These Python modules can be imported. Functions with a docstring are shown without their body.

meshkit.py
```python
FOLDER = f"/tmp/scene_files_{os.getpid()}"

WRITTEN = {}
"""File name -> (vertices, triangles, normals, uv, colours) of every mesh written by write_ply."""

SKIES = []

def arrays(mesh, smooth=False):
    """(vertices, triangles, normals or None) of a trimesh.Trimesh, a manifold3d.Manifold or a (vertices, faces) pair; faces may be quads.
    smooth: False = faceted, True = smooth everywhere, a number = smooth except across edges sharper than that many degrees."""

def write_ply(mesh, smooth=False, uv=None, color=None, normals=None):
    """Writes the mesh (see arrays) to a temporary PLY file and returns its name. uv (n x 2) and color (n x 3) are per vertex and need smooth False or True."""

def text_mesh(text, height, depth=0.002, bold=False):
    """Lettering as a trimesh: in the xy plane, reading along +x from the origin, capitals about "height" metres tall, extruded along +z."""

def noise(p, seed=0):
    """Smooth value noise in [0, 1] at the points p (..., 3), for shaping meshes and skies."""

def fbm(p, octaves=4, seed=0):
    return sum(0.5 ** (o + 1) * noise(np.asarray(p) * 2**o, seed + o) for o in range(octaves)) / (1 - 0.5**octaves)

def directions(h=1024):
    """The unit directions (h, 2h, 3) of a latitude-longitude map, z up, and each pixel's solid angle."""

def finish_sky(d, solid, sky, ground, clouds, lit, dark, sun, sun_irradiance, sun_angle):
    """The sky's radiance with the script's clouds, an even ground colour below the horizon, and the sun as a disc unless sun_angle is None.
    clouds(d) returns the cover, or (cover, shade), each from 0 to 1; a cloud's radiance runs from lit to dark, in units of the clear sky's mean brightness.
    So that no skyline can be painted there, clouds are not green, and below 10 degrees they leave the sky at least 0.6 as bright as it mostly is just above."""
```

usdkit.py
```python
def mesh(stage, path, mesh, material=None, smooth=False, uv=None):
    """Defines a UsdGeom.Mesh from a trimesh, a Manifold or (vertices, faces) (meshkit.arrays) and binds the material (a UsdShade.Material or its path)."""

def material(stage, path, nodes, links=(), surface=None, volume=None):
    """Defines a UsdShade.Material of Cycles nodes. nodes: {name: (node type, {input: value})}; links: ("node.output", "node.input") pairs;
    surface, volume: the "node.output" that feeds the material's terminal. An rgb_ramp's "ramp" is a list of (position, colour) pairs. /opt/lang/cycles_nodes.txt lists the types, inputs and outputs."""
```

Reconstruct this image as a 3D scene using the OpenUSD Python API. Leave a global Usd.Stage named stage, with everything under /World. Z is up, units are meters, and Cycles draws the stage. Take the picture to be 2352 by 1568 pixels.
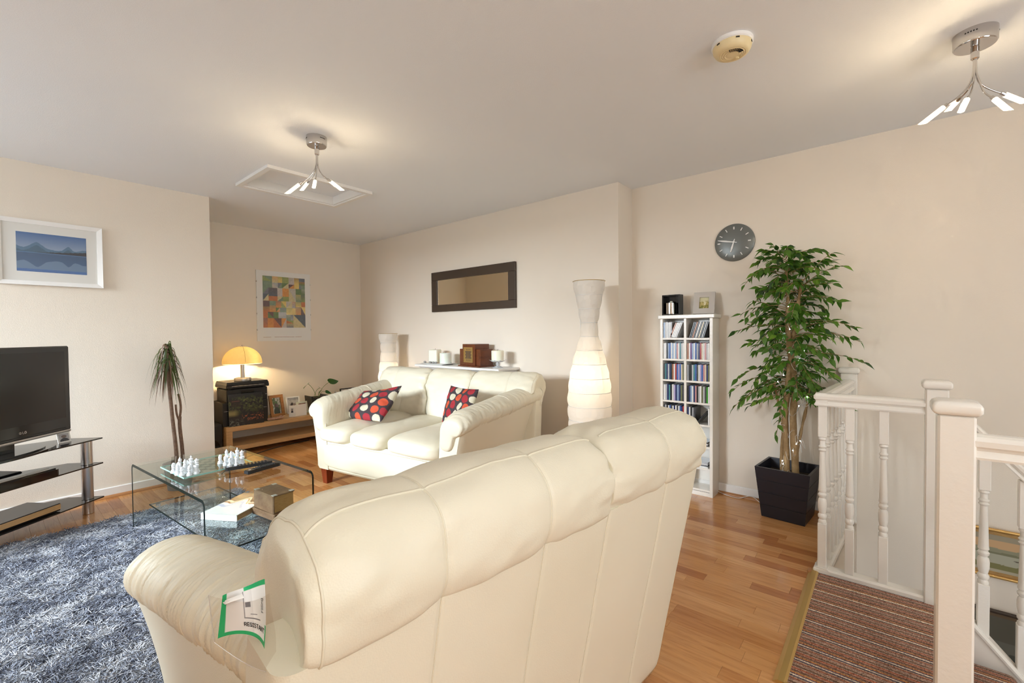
import math, random
import numpy as np, trimesh, usdkit, meshkit
import manifold3d as m3
from shapely.geometry import Polygon, box as sbox
from pxr import Usd, UsdGeom, UsdLux, UsdShade, Gf, Sdf, Vt

stage = Usd.Stage.CreateInMemory()
UsdGeom.SetStageUpAxis(stage, 'Z'); UsdGeom.SetStageMetersPerUnit(stage, 1.0)
W = UsdGeom.Xform.Define(stage, '/World'); UsdGeom.Scope.Define(stage, '/World/Looks')
stage.SetDefaultPrim(W.GetPrim())
rnd = random.Random(7); nr = np.random.RandomState(7)

# ------------------------------------------------------------------ camera
CAM = np.array([0, 0, 1.2])
yaw, pitch, roll = np.radians([40.158, -1.1736, -0.5481])
fw = np.array([np.cos(yaw)*np.cos(pitch), np.sin(yaw)*np.cos(pitch), np.sin(pitch)])
r0 = np.array([np.sin(yaw), -np.cos(yaw), 0]); u0 = np.cross(r0, fw)
rt = np.cos(roll)*r0 + np.sin(roll)*u0; up = -np.sin(roll)*r0 + np.cos(roll)*u0
cam = UsdGeom.Camera.Define(stage, '/World/camera')
cam.AddTransformOp().Set(Gf.Matrix4d(*rt, 0, *up, 0, *(-fw), 0, *CAM, 1))
cam.CreateHorizontalApertureAttr(36.0); cam.CreateVerticalApertureAttr(24.0)
cam.CreateFocalLengthAttr(36.0*1025.38/2352); cam.CreateClippingRangeAttr((0.05, 100))
cam.CreateExposureAttr(0.29)

# ------------------------------------------------------------------ sky and large lights
def look_at(pos, target):
    z = np.array(pos, float) - np.array(target, float); z /= np.linalg.norm(z)
    x = np.cross([0, 0, 1.0], z); x /= np.linalg.norm(x); y = np.cross(z, x)
    return Gf.Matrix4d(*x, 0, *y, 0, *z, 0, *[float(a) for a in pos], 1)
def rect_light(name, pos, target, w, h, inten, col):
    l = UsdLux.RectLight.Define(stage, '/World/' + name)
    l.AddTransformOp().Set(look_at(pos, target)); l.CreateWidthAttr(w); l.CreateHeightAttr(h)
    l.CreateIntensityAttr(inten); l.CreateColorAttr(Gf.Vec3f(*col)); return l
dome = UsdLux.DomeLight.Define(stage, '/World/sky'); dome.CreateIntensityAttr(0.6); dome.CreateColorAttr(Gf.Vec3f(.8, .9, 1))
rect_light('daylight_window', (-1.74, 3.25, 1.42), (1.0, 3.25, 1.42), 1.85, 1.25, 1.4, (.90, .95, 1.0))  # daylight at an unseen window, placed to come from the left
rect_light('sky_over_window', (-5.6, 3.3, 3.15), (-1.6, 3.2, 1.6), 2.7, 2.8, 70.0, (.84, .92, 1.0))  # unseen area light for the sky, brightening the lower back wall
rect_light('daylight_side', (0.35, -2.72, 1.50), (.35, 1, 1.50), 2.3, 1.1, 4.9, (.92, .96, 1.0))  # out of view behind the camera, lights the near sofa back

# ------------------------------------------------------------------ scene helpers
used = {}
def numbered(parent, name):
    k = parent + '/' + name; n = used.get(k, 0); used[k] = n + 1
    return name if n == 0 else f'{name}_{n:03d}'
def data(p, label=None, cat=None, group=None, kind=None):
    for k, v in (('label', label), ('category', cat), ('group', group), ('kind', kind)):
        if v: p.SetCustomDataByKey(k, v)
    return p
def thing(name, label, cat, loc=(0, 0, 0), rz=0, group=None, kind=None):
    x = UsdGeom.Xform.Define(stage, '/World/' + numbered('/World', name))
    x.AddTranslateOp().Set(Gf.Vec3d(*map(float, loc))); x.AddRotateZOp().Set(float(rz))
    return data(x.GetPrim(), label, cat, group, kind)
def part(name, mesh, mat, parent=None, smooth=False, label=None, col=None, kind=None):
    base = str(parent.GetPath()) if parent else '/World'
    path = base + '/' + numbered(base, name)
    if col is not None:
        smooth = bool(smooth)
    m = usdkit.mesh(stage, path, mesh, mat, smooth=smooth)
    if col is not None:
        UsdGeom.PrimvarsAPI(m).CreatePrimvar('col', Sdf.ValueTypeNames.Color3fArray, 'vertex').Set(Vt.Vec3fArray.FromNumpy(np.asarray(col, np.float32)))
    return data(m.GetPrim(), label, None, None, kind)
def lone(name, mesh, mat, label, cat, group=None, smooth=False, col=None, kind=None):
    return data(part(name, mesh, mat, None, smooth, None, col), label, cat, group, kind)
def struct(name, mesh, mat, parent=None, smooth=False):
    p = part(name, mesh, mat, parent, smooth)
    return p if parent else data(p, kind='structure')
def dup(root, loc, rz, label=None, group=None):
    was = root.GetCustomData(); nm = root.GetName()
    base = nm[:-4] if nm[-3:].isdigit() else nm
    r = thing(base, label or was['label'], was['category'], loc, rz, group or was.get('group'))
    r.GetReferences().AddInternalReference(root.GetPath()); r.SetInstanceable(True)
    return r

# ------------------------------------------------------------------ mesh helpers
def cat(*ms): return trimesh.util.concatenate([m for m in ms])
def bx(x0, x1, y0, y1, z0, z1, c=0.0):
    """box by bounds; c chamfers its edges"""
    s = np.array([x1-x0, y1-y0, z1-z0], float); o = np.array([x0+x1, y0+y1, z0+z1])/2
    if c <= 0:
        m = trimesh.creation.box(s); m.apply_translation(o); return m
    c = min(c, s.min()*.45); h = s/2; pts = []
    for sx in (-1, 1):
        for sy in (-1, 1):
            for sz in (-1, 1):
                p = np.array([sx, sy, sz])*h
                for k in range(3):
                    q = p - np.array([sx, sy, sz])*c; q[k] = p[k]; pts.append(q + o)
    return trimesh.convex.convex_hull(np.array(pts))
def rot(m, deg, axis=(0, 0, 1), at=(0, 0, 0)):
    m = m.copy(); m.apply_transform(trimesh.transformations.rotation_matrix(math.radians(deg), axis, at)); return m
def mv(m, *t):
    m = m.copy(); m.apply_translation(t[0] if len(t) == 1 else t); return m
def lathe(prof, n=32, at=(0, 0, 0)):
    m = trimesh.creation.revolve(np.array(prof, float), sections=n)
    m.fix_normals(); m.apply_translation(at); return m
def cyl(r, z0, z1, at=(0, 0), n=24, r2=None, c=0.0):
    r2 = r if r2 is None else r2
    return lathe([(0, z0), (r-c, z0), (r, z0+c), (r2, z1-c), (r2-c, z1), (0, z1)] if c else [(0, z0), (r, z0), (r2, z1), (0, z1)], n, (at[0], at[1], 0))
def spline(pts, n, closed=False):
    from scipy.interpolate import CubicSpline
    p = np.array(pts, float)
    if closed: p = np.vstack([p, p[:1]])
    t = np.r_[0, np.cumsum(np.linalg.norm(np.diff(p, axis=0), axis=1)**.7)]
    cs = CubicSpline(t, p, bc_type='periodic' if closed else 'natural')
    return cs(np.linspace(0, t[-1], n, endpoint=not closed))
def tube(pts, r, sides=8, n=None, cap=True):
    """swept round tube along a polyline (splined when n is given); r a number or one per point"""
    p = spline(pts, n) if n else np.array(pts, float)
    r = np.broadcast_to(np.interp(np.linspace(0, 1, len(p)), np.linspace(0, 1, np.size(r)), np.atleast_1d(r)), (len(p),))
    t = np.gradient(p, axis=0); t /= np.linalg.norm(t, axis=1, keepdims=True) + 1e-12
    a = np.cross(t[0], [0, 0, 1] if abs(t[0][2]) < .9 else [1, 0, 0]); fr = []
    for k in range(len(p)):
        a = a - t[k]*(a @ t[k]); a /= np.linalg.norm(a); fr.append((a, np.cross(t[k], a)))
    A = np.array([f[0] for f in fr]); B = np.array([f[1] for f in fr]); g = np.arange(sides)*2*np.pi/sides
    v = p[:, None] + r[:, None, None]*(np.cos(g)[None, :, None]*A[:, None] + np.sin(g)[None, :, None]*B[:, None])
    return skin(v, True, cap)
def skin(v, closed=True, cap=True):
    """a grid of points (rows, ring, 3) as a mesh; closed joins each ring, cap closes both ends"""
    n, s = v.shape[:2]; V = v.reshape(-1, 3); F = []
    k = s if closed else s-1
    i, j = np.meshgrid(np.arange(n-1), np.arange(k), indexing='ij'); j2 = (j+1) % s
    F = np.stack([i*s+j, i*s+j2, (i+1)*s+j2, (i+1)*s+j], -1).reshape(-1, 4)
    F = np.vstack([F[:, [0, 1, 2]], F[:, [0, 2, 3]]])
    if cap and closed:
        for row, flip in ((0, True), (n-1, False)):
            c = len(V); V = np.vstack([V, v[row].mean(0)]); jj = np.arange(s); b = row*s
            f = np.stack([np.full(s, c), b+jj, b+(jj+1) % s], 1); F = np.vstack([F, f[:, ::-1] if flip else f])
    m = trimesh.Trimesh(V, F, process=False)
    if m.is_watertight and m.volume < 0: m.invert()
    return m
def prism(pts, z0, z1):
    m = trimesh.creation.extrude_polygon(pts if isinstance(pts, Polygon) else Polygon(pts), z1-z0, engine='earcut'); m.apply_translation((0, 0, z0)); return m
def prism_y(pts_xz, y0, y1):
    """outline in x-z, extruded along y"""
    m = prism(pts_xz, 0, y1-y0); v = m.vertices.copy()
    m.vertices = np.c_[v[:, 0], y1 - v[:, 2], v[:, 1]]; return m
def prism_x(pts_yz, x0, x1):
    m = prism(pts_yz, 0, x1-x0); v = m.vertices.copy()
    m.vertices = np.c_[x0 + v[:, 2], v[:, 0], v[:, 1]]; return m
def frame_yz(y0, y1, z0, z1, w, x0, x1, wb=None):
    """rectangular frame in the y-z plane"""
    o = sbox(y0, z0, y1, z1).difference(sbox(y0+w, z0+(wb or w), y1-w, z1-w)); return prism_x(o, x0, x1)
def sheet(fn, nu, nv, colfn=None):
    """grid surface fn(u, v) -> xyz, u and v in 0..1; returns mesh and colours"""
    u, v = np.meshgrid(np.linspace(0, 1, nu), np.linspace(0, 1, nv)); P = np.asarray(fn(u, v)).reshape(3, -1).T
    i, j = np.meshgrid(np.arange(nv-1), np.arange(nu-1), indexing='ij')
    q = np.stack([i*nu+j, i*nu+j+1, (i+1)*nu+j+1, (i+1)*nu+j], -1).reshape(-1, 4)
    m = trimesh.Trimesh(P, np.vstack([q[:, [0, 1, 2]], q[:, [0, 2, 3]]]), process=False)
    return (m, np.asarray(colfn(u, v)).reshape(-1, 3)) if colfn else m
def lin(*c):
    c = np.array(c, float)/255; return np.where(c < .04045, c/12.92, ((c+.055)/1.055)**2.4)
def superbox(c, s, e=.3, nu=48, nv=28, e2=None):
    e2 = e2 or e
    th = np.linspace(-np.pi/2, np.pi/2, nv); ph = np.linspace(-np.pi, np.pi, nu, endpoint=False)
    f = lambda t, k: np.sign(t)*np.abs(t)**k
    T, P = np.meshgrid(th, ph, indexing='ij')
    v = np.stack([f(np.cos(T), e2)*f(np.cos(P), e), f(np.cos(T), e2)*f(np.sin(P), e), f(np.sin(T), e2)], -1)
    return skin(v*np.array(s)/2 + np.array(c), True, True)
def disp(m, amp, freq, seed=0, oct=3):
    v = np.array(m.vertices); n = np.array(m.vertex_normals)
    m = m.copy(); m.vertices = v + n*(amp*(meshkit.fbm(v*freq + 31.7, oct, seed) - .5)*2)[:, None]; return m

# ------------------------------------------------------------------ materials
MAT = {}
def pm(name, color, rough=.5, metal=0.0, bump=None, spec=None, var=None, coat=0, alpha_mix=None, scale3=(1, 1, 1), **kw):
    """principled material. bump=(scale, distance[, detail]); var=(scale, colour2) mixes a second colour by noise"""
    n = {'p': ('principled_bsdf', {'base_color': color, 'roughness': rough, 'metallic': metal, **({'specular_ior_level': spec} if spec is not None else {}), **({'coat_weight': coat, 'coat_roughness': .08} if coat else {}), **kw}),
         'tc': ('texture_coordinate', {}), 'mp': ('mapping', {'scale': scale3})}
    L = [('tc.object', 'mp.vector')]
    if var:
        n['vn'] = ('noise_texture', {'scale': var[0], 'detail': 4.0, 'roughness': .6}); n['vr'] = ('rgb_ramp', {'ramp': [(.3, color), (.7, var[1])]})
        L += [('mp.vector', 'vn.vector'), ('vn.fac', 'vr.fac'), ('vr.color', 'p.base_color')]
    if bump:
        n['bn'] = ('noise_texture', {'scale': bump[0], 'detail': float(bump[2]) if len(bump) > 2 else 3.0}); n['b'] = ('bump', {'distance': bump[1], 'strength': 1.0})
        L += [('mp.vector', 'bn.vector'), ('bn.fac', 'b.height'), ('b.normal', 'p.normal')]
    MAT[name] = usdkit.material(stage, '/World/Looks/' + name, n, L, surface='p.BSDF'); return MAT[name]
def emit(name, color, strength):
    MAT[name] = usdkit.material(stage, '/World/Looks/' + name, {'e': ('emission', {'color': color, 'strength': strength})}, [], surface='e.emission'); return MAT[name]
def printed(name, rough=.5, coat=0.0):
    MAT[name] = usdkit.material(stage, '/World/Looks/' + name, {'a': ('attribute', {'attribute': 'col'}), 'p': ('principled_bsdf', {'roughness': rough, 'coat_weight': coat})}, [('a.color', 'p.base_color')], surface='p.BSDF'); return MAT[name]
def pane(name, tint, ior=1.5, rough=0.0, gloss=(1, 1, 1)):
    MAT[name] = usdkit.material(stage, '/World/Looks/' + name, {'t': ('transparent_bsdf', {'color': tint}), 'g': ('glossy_bsdf', {'color': gloss, 'roughness': rough}), 'f': ('fresnel', {'IOR': ior}), 'g2': ('geometry', {}), 'iv': ('math', {'math_type': 'subtract', 'value1': 1.0}), 'mu': ('math', {'math_type': 'multiply'}), 'm': ('mix_closure', {})},
                                [('g2.backfacing', 'iv.value2'), ('f.fac', 'mu.value1'), ('iv.value', 'mu.value2'), ('mu.value', 'm.fac'), ('t.BSDF', 'm.closure1'), ('g.BSDF', 'm.closure2')], surface='m.closure'); return MAT[name]
def leafy(name, color, trans, rough=.38):
    MAT[name] = usdkit.material(stage, '/World/Looks/' + name, {'p': ('principled_bsdf', {'base_color': color, 'roughness': rough}), 't': ('translucent_bsdf', {'color': trans}), 'm': ('mix_closure', {'fac': .25})},
                                [('p.BSDF', 'm.closure1'), ('t.BSDF', 'm.closure2')], surface='m.closure'); return MAT[name]
def paper(name, color, fac=.5):
    MAT[name] = usdkit.material(stage, '/World/Looks/' + name, {'d': ('diffuse_bsdf', {'color': color}), 't': ('translucent_bsdf', {'color': color}), 'm': ('mix_closure', {'fac': fac}), 'tc': ('texture_coordinate', {}),
                                'v': ('voronoi_texture', {'scale': 26.0}), 'b': ('bump', {'distance': .006, 'strength': .8})},
                                [('tc.object', 'v.vector'), ('v.distance', 'b.height'), ('b.normal', 'd.normal'), ('d.BSDF', 'm.closure1'), ('t.BSDF', 'm.closure2')], surface='m.closure'); return MAT[name]

pm('wall_paint', (.79, .71, .605), .75, bump=(260, .0006), var=(1.2, (.80, .72, .62)))
pm('ceiling_paint', (.84, .855, .88), .85, bump=(200, .0008))
pm('white_gloss', (.84, .80, .73), .22, bump=(60, .0008))
pm('white_satin', (.84, .82, .79), .4)
pm('wood_quadrant', (.42, .19, .07), .4)
pm('subfloor', (.30, .15, .06), .6)
def wood(name, c1, c2, rough=.22, stretch=(26, 2.2, 26), sc=2.2, coat=0.0):
    MAT[name] = usdkit.material(stage, '/World/Looks/' + name, {
        'tc': ('texture_coordinate', {}), 'mp': ('mapping', {'scale': stretch}), 'oi': ('object_info', {}), 'ad': ('vector_math', {'math_type': 'add'}),
        'cm': ('combine_xyz', {}), 'mu': ('math', {'math_type': 'multiply', 'value2': 37.0}),
        'n': ('noise_texture', {'scale': sc, 'detail': 5.0, 'roughness': .62, 'distortion': .6}), 'r': ('rgb_ramp', {'ramp': [(.28, c2), (.5, c1), (.72, tuple(min(1, a*1.12) for a in c1))]}),
        'p': ('principled_bsdf', {'roughness': rough, 'coat_weight': coat, 'coat_roughness': .15})},
        [('tc.object', 'mp.vector'), ('oi.random', 'mu.value1'), ('mu.value', 'cm.x'), ('mu.value', 'cm.y'), ('mp.vector', 'ad.vector1'), ('cm.vector', 'ad.vector2'), ('ad.vector', 'n.vector'), ('n.fac', 'r.fac'), ('r.color', 'p.base_color')], surface='p.BSDF'); return MAT[name]
for k, (a, b) in enumerate([((.60, .295, .105), (.47, .20, .062)), ((.53, .24, .078), (.42, .17, .05)), ((.66, .35, .145), (.55, .26, .09)), ((.44, .175, .054), (.35, .125, .034)), ((.61, .31, .118), (.50, .225, .07))]):
    wood(f'laminate_{"abcde"[k]}', a, b)
wood('oak_veneer', (.60, .38, .18), (.52, .31, .13), .42, (3, 26, 26))
wood('brown_wood', (.40, .17, .045), (.32, .12, .03), .4, (4, 20, 20))
wood('mahogany', (.20, .030, .008), (.14, .018, .005), .3, (20, 20, 2))
wood('clock_wood', (.13, .035, .012), (.07, .018, .007), .3, (3, 20, 8))
pm('brass_strip', (.62, .42, .15), .40, .8)
pm('gold_frame', (.72, .46, .17), .32, .9)
pm('chrome', (.60, .58, .565), .09, 1.0)
pm('brushed_steel', (.62, .60, .60), .28, 1.0)
pm('silver_paint', (.60, .57, .53), .35, .5)
pm('black_gloss', (.010, .010, .011), .08, spec=.6)
pm('black_plastic', (.014, .014, .015), .38)
pm('black_matt', (.02, .019, .018), .55)
pm('tv_screen', (.012, .010, .010), .16, spec=.5)
pm('dark_frame', (.055, .036, .024), .35)
pm('charcoal_pot', (.014, .014, .022), .38, bump=(80, .0006))
pm('soil', (.03, .02, .012), .9)
pm('mirror_glass', (.86, .80, .66), .02, 1.0)
pm('white_plastic', (.86, .85, .83), .3)
pm('yellowed_plastic', (.80, .66, .38), .4)
pm('dark_slot', (.02, .018, .015), .7)
pm('candle_wax', (.86, .80, .66), .45, subsurface_weight=.3, subsurface_scale=.02)
pm('candle_wax_pale', (.80, .82, .72), .45, subsurface_weight=.3, subsurface_scale=.02)
pm('paper_white', (.86, .85, .82), .6)
pm('mat_board', (.80, .78, .73), .7)
pm('trunk_bark', (.36, .23, .10), .7, bump=(40, .006), var=(18, (.22, .13, .05)))
pm('cane_bark', (.17, .105, .07), .8, bump=(50, .006), var=(60, (.26, .17, .12)))
pm('grey_pot', (.30, .29, .28), .6)
pm('clock_face', (.16, .17, .16), .3, .2)
pm('clock_white', (.80, .80, .78), .35)
pm('wire_white', (.75, .75, .72), .5)
pm('wire_green', (.02, .05, .02), .5)
pm('green_print', (.02, .38, .14), .5)
pm('ink_black', (.02, .02, .02), .6)
pm('old_leather', (.11, .052, .024), .6, bump=(60, .002), var=(14, (.19, .11, .055)))
pm('old_pages', (.50, .30, .10), .7, var=(30, (.30, .16, .05)), scale3=(1, 1, 14))
pm('brass_dial', (.55, .40, .16), .35, .8)
pm('dial_dark', (.12, .075, .04), .5)
pm('twig_pink', (.55, .33, .24), .7)
leafy('leaf_deep', (.052, .120, .013), (.08, .30, .02)); leafy('leaf_mid', (.085, .175, .018), (.12, .42, .03))
leafy('leaf_bright', (.15, .27, .028), (.2, .5, .05)); leafy('leaf_dark', (.027, .066, .015), (.05, .2, .02))
leafy('dracaena_green', (.060, .085, .022), (.12, .2, .03)); leafy('dracaena_brown', (.16, .085, .05), (.2, .12, .06))
leafy('lily_leaf', (.02, .09, .02), (.06, .25, .03))
pane('table_glass', (.935, .968, .952), 1.52); pane('board_glass', (.86, .96, .93), 1.5); pane('clear_sleeve', (.90, .87, .84), 1.22, .05); pane('picture_glass', (.98, .98, .98), 1.16)
pane('window_pane', (.97, .98, .98), 1.45)
pm('glass_edge', (.004, .009, .007), .3, spec=.25); pm('board_edge', (.30, .62, .55), .2)
pm('glass_frost', (.90, .93, .95), .35, transmission_weight=.35, ior=1.45); pm('glass_clear', (.93, .95, .96), .12, transmission_weight=.45, ior=1.45)
pm('smoked_glass', (.028, .024, .022), .06, spec=.6)
paper('rice_paper', (.90, .86, .80), .45); paper('opal_shade', (.95, .84, .56), .6)
emit('bulb_hot', (1.0, .82, .56), 200.0); emit('bulb_frost', (1.0, .80, .50), 9.0); emit('fairy_white', (.85, .92, 1.0), 40.0)
printed('print_matt', .55); printed('print_gloss', .35, .3); printed('cushion_cloth', .9)
# cream leather: fine grain plus soft creases, all relief
MAT['leather'] = usdkit.material(stage, '/World/Looks/leather', {
    'tc': ('texture_coordinate', {}), 'v': ('voronoi_texture', {'scale': 340.0, 'feature': 'f1'}), 'n': ('noise_texture', {'scale': 20.0, 'detail': 4.0, 'roughness': .55, 'distortion': 1.2}),
    'b1': ('bump', {'distance': .0006, 'strength': .32}), 'b2': ('bump', {'distance': .004, 'strength': .07}), 'n2': ('noise_texture', {'scale': 2.2, 'detail': 2.0}),
    'cr': ('rgb_ramp', {'ramp': [(.3, (.725, .675, .53)), (.7, (.76, .71, .57))]}), 'p': ('principled_bsdf', {'roughness': .42, 'specular_ior_level': .42})},
    [('tc.object', 'v.vector'), ('tc.object', 'n.vector'), ('tc.object', 'n2.vector'), ('n2.fac', 'cr.fac'), ('cr.color', 'p.base_color'), ('n.fac', 'b2.height'), ('v.distance', 'b1.height'), ('b2.normal', 'b1.normal'), ('b1.normal', 'p.normal')], surface='p.BSDF')
pm('leather_seam', (.72, .665, .52), .5)
# striped loop carpet: colour by position across the stripes
CS = [(.17, .105, .075)]
ramp = [(0.0, (.25, .17, .14)), (.06, (.17, .085, .06)), (.12, (.32, .22, .18)), (.2, (.36, .135, .085)), (.27, (.31, .23, .19)), (.35, (.15, .095, .07)), (.42, (.34, .245, .20)), (.50, (.31, .23, .195)), (.58, (.29, .11, .07)), (.64, (.35, .25, .20)), (.71, (.12, .09, .075)),
        (.745, (.10, .105, .17)), (.78, (.64, .58, .44)), (.845, (.66, .60, .46)), (.865, (.09, .10, .165)), (.90, (.36, .15, .08)), (.95, (.42, .24, .09)), (1.0, (.25, .17, .14))]
MAT['stripe_carpet'] = usdkit.material(stage, '/World/Looks/stripe_carpet', {
    'g': ('geometry', {}), 's': ('separate_xyz', {}), 'm': ('math', {'math_type': 'multiply_add', 'value2': 1/.0933, 'value3': .68}), 'f': ('math', {'math_type': 'fraction'}), 'r': ('rgb_ramp', {'ramp': ramp, 'interpolate': False}),
    'n': ('noise_texture', {'scale': 240.0, 'detail': 2.0}), 'nr': ('rgb_ramp', {'ramp': [(.35, (.62, .58, .55)), (.65, (1.7, 1.55, 1.42))]}), 'x': ('mix', {'mix_type': 'multiply', 'fac': 1.0}), 'b': ('bump', {'distance': .004, 'strength': 1.0}), 'p': ('principled_bsdf', {'roughness': .95, 'specular_ior_level': .1})},
    [('g.position', 's.vector'), ('s.x', 'm.value1'), ('m.value', 'f.value1'), ('f.value', 'r.fac'), ('g.position', 'n.vector'), ('n.fac', 'nr.fac'), ('r.color', 'x.color1'), ('nr.color', 'x.color2'), ('x.color', 'p.base_color'), ('n.fac', 'b.height'), ('b.normal', 'p.normal')], surface='p.BSDF')
for nm, c in (('rug_pale', (.54, .56, .61)), ('rug_mid', (.235, .26, .325)), ('rug_dark', (.07, .085, .135))):
    pm(nm, c, .7, sheen_weight=.3)
CDC = {'white': (.82, .82, .80), 'pale grey': (.55, .56, .57), 'silver': (.38, .39, .41), 'black': (.012, .012, .013), 'dark grey': (.06, .06, .065), 'navy blue': (.02, .035, .13), 'pale blue': (.30, .42, .62), 'blue': (.05, .13, .42), 'lilac': (.42, .36, .58), 'red': (.40, .03, .025),
       'orange brown': (.42, .16, .07), 'cream': (.72, .62, .45), 'pink': (.62, .30, .30), 'green': (.05, .32, .03), 'olive': (.16, .17, .08), 'purple': (.14, .04, .22), 'teal': (.05, .22, .25)}
for k, c in CDC.items(): pm('case_' + k.replace(' ', '_'), c, .25, coat=.4)
M = MAT

# ================================================================== SETTING
HC, YL, YA, XB, XR, XL, YS = 2.376, 4.437, 5.377, 3.255, 3.50, -1.62, -2.62
XC, YJ = 1.27, 1.637
LZ = -2.5
hole = sbox(1.325, 3.315, 2.075, 3.845)
struct('ceiling', prism(Polygon([(XL-.3, YS-.3), (XR+.2, YS-.3), (XR+.2, YA+.2), (XL-.3, YA+.2)]).difference(hole), HC, HC+.09), M['ceiling_paint'])
struct('wall_left', bx(XL, XC, YL, YA+.2, -.02, HC+.02), M['wall_paint'])
struct('wall_alcove', bx(XC-.05, XB+.05, YA, YA+.2, -.02, HC+.02), M['wall_paint'])
struct('wall_back', bx(XB, XR+.2, YJ, YA+.2, -.02, HC+.02), M['wall_paint'])
struct('wall_right', bx(XR, XR+.2, YS, YJ+.02, LZ, HC+.02), M['wall_paint'])
w1 = sbox(2.28, .78, 4.22, 2.06)
struct('wall_front', prism_x(sbox(YS-.2, -.02, YL+.1, HC+.02).difference(w1), XL-.25, XL), M['wall_paint'])
w2 = sbox(-.80, .92, 1.50, 2.08)
struct('wall_side', prism_y(sbox(XL-.2, LZ, XR+.1, HC+.02).difference(w2), YS-.25, YS), M['wall_paint'])
struct('wall_stairwell', cat(bx(2.64, XR, .145, .24, LZ, -.02), bx(2.60, 2.66, -2.4, -.2, LZ, -.35)), M['wall_paint'])
def window(n, axis, a0, a1, z0, z1, at):
    t = data(UsdGeom.Xform.Define(stage, f'/World/window_{n}').GetPrim(), kind='structure')
    mk = (lambda A0, A1, Z0, Z1, d0, d1: bx(at+d0, at+d1, A0, A1, Z0, Z1, .006)) if axis == 'x' else (lambda A0, A1, Z0, Z1, d0, d1: bx(A0, A1, at+d0, at+d1, Z0, Z1, .006))
    f = .055; mid = (a0+a1)/2
    part('window_frame', cat(mk(a0, a1, z0, z0+f, 0, .06), mk(a0, a1, z1-f, z1, 0, .06), mk(a0, a0+f, z0, z1, 0, .06), mk(a1-f, a1, z0, z1, 0, .06), mk(mid-f/2, mid+f/2, z0, z1, 0, .06)), M['white_plastic'], t)
    for b0, b1 in ((a0+f, mid-f/2), (mid+f/2, a1-f)):
        part('window_pane', mk(b0, b1, z0+f, z1-f, .02, .026), M['window_pane'], t)
    part('window_sill', mk(a0-.05, a1+.05, z0-.03, z0, -.03, .30), M['white_satin'], t)
window(1, 'x', 2.28, 4.22, .78, 2.06, XL-.1)  # out of view; opening placed so daylight reaches the back wall
window(2, 'y', -.80, 1.50, .92, 2.08, YS-.1)  # unseen, behind the camera, for the light on the near sofa

# ---- laminate floor: strips as pieces
fl = data(UsdGeom.Xform.Define(stage, '/World/floor').GetPrim(), kind='structure')
void = Polygon([(1.70, .27), (2.66, .27), (2.66, .215), (XR, .215), (XR, YS), (1.70, YS)])
part('floor_base', prism(Polygon([(XL, YS), (XR, YS), (XR, YA), (XL, YA)]).difference(void), -.09, -.0085), M['subfloor'], fl)
SW = .066; strips = []
row = 0; x = XL
while x < XR - .01:
    y = YS - rnd.random()*.5
    while y < YA:
        l = rnd.choice([.28, .36, .42, .5, .58]); x1, y0, y1 = min(x+SW, XR), max(y, YS), min(y+l, YA)
        cx, cy = (x+x1)/2, (y0+y1)/2
        if y1-y0 > .03: strips.append((x, x1, y0, y1, cx, cy))
        y += l
    x += SW; row += 1
near, rest = [], []
def seen(cx, cy):
    return (1.42 < cx < 3.5 and .2 < cy < 1.75 and cy > .56 - .087*(cx-1.47)) or (-.25 < cx < 1.3 and 3.55 < cy < YL) or (1.12 < cx < 2.5 and 2.5 < cy < YA) or (2.2 < cx and 1.6 < cy < 2.6)
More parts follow.
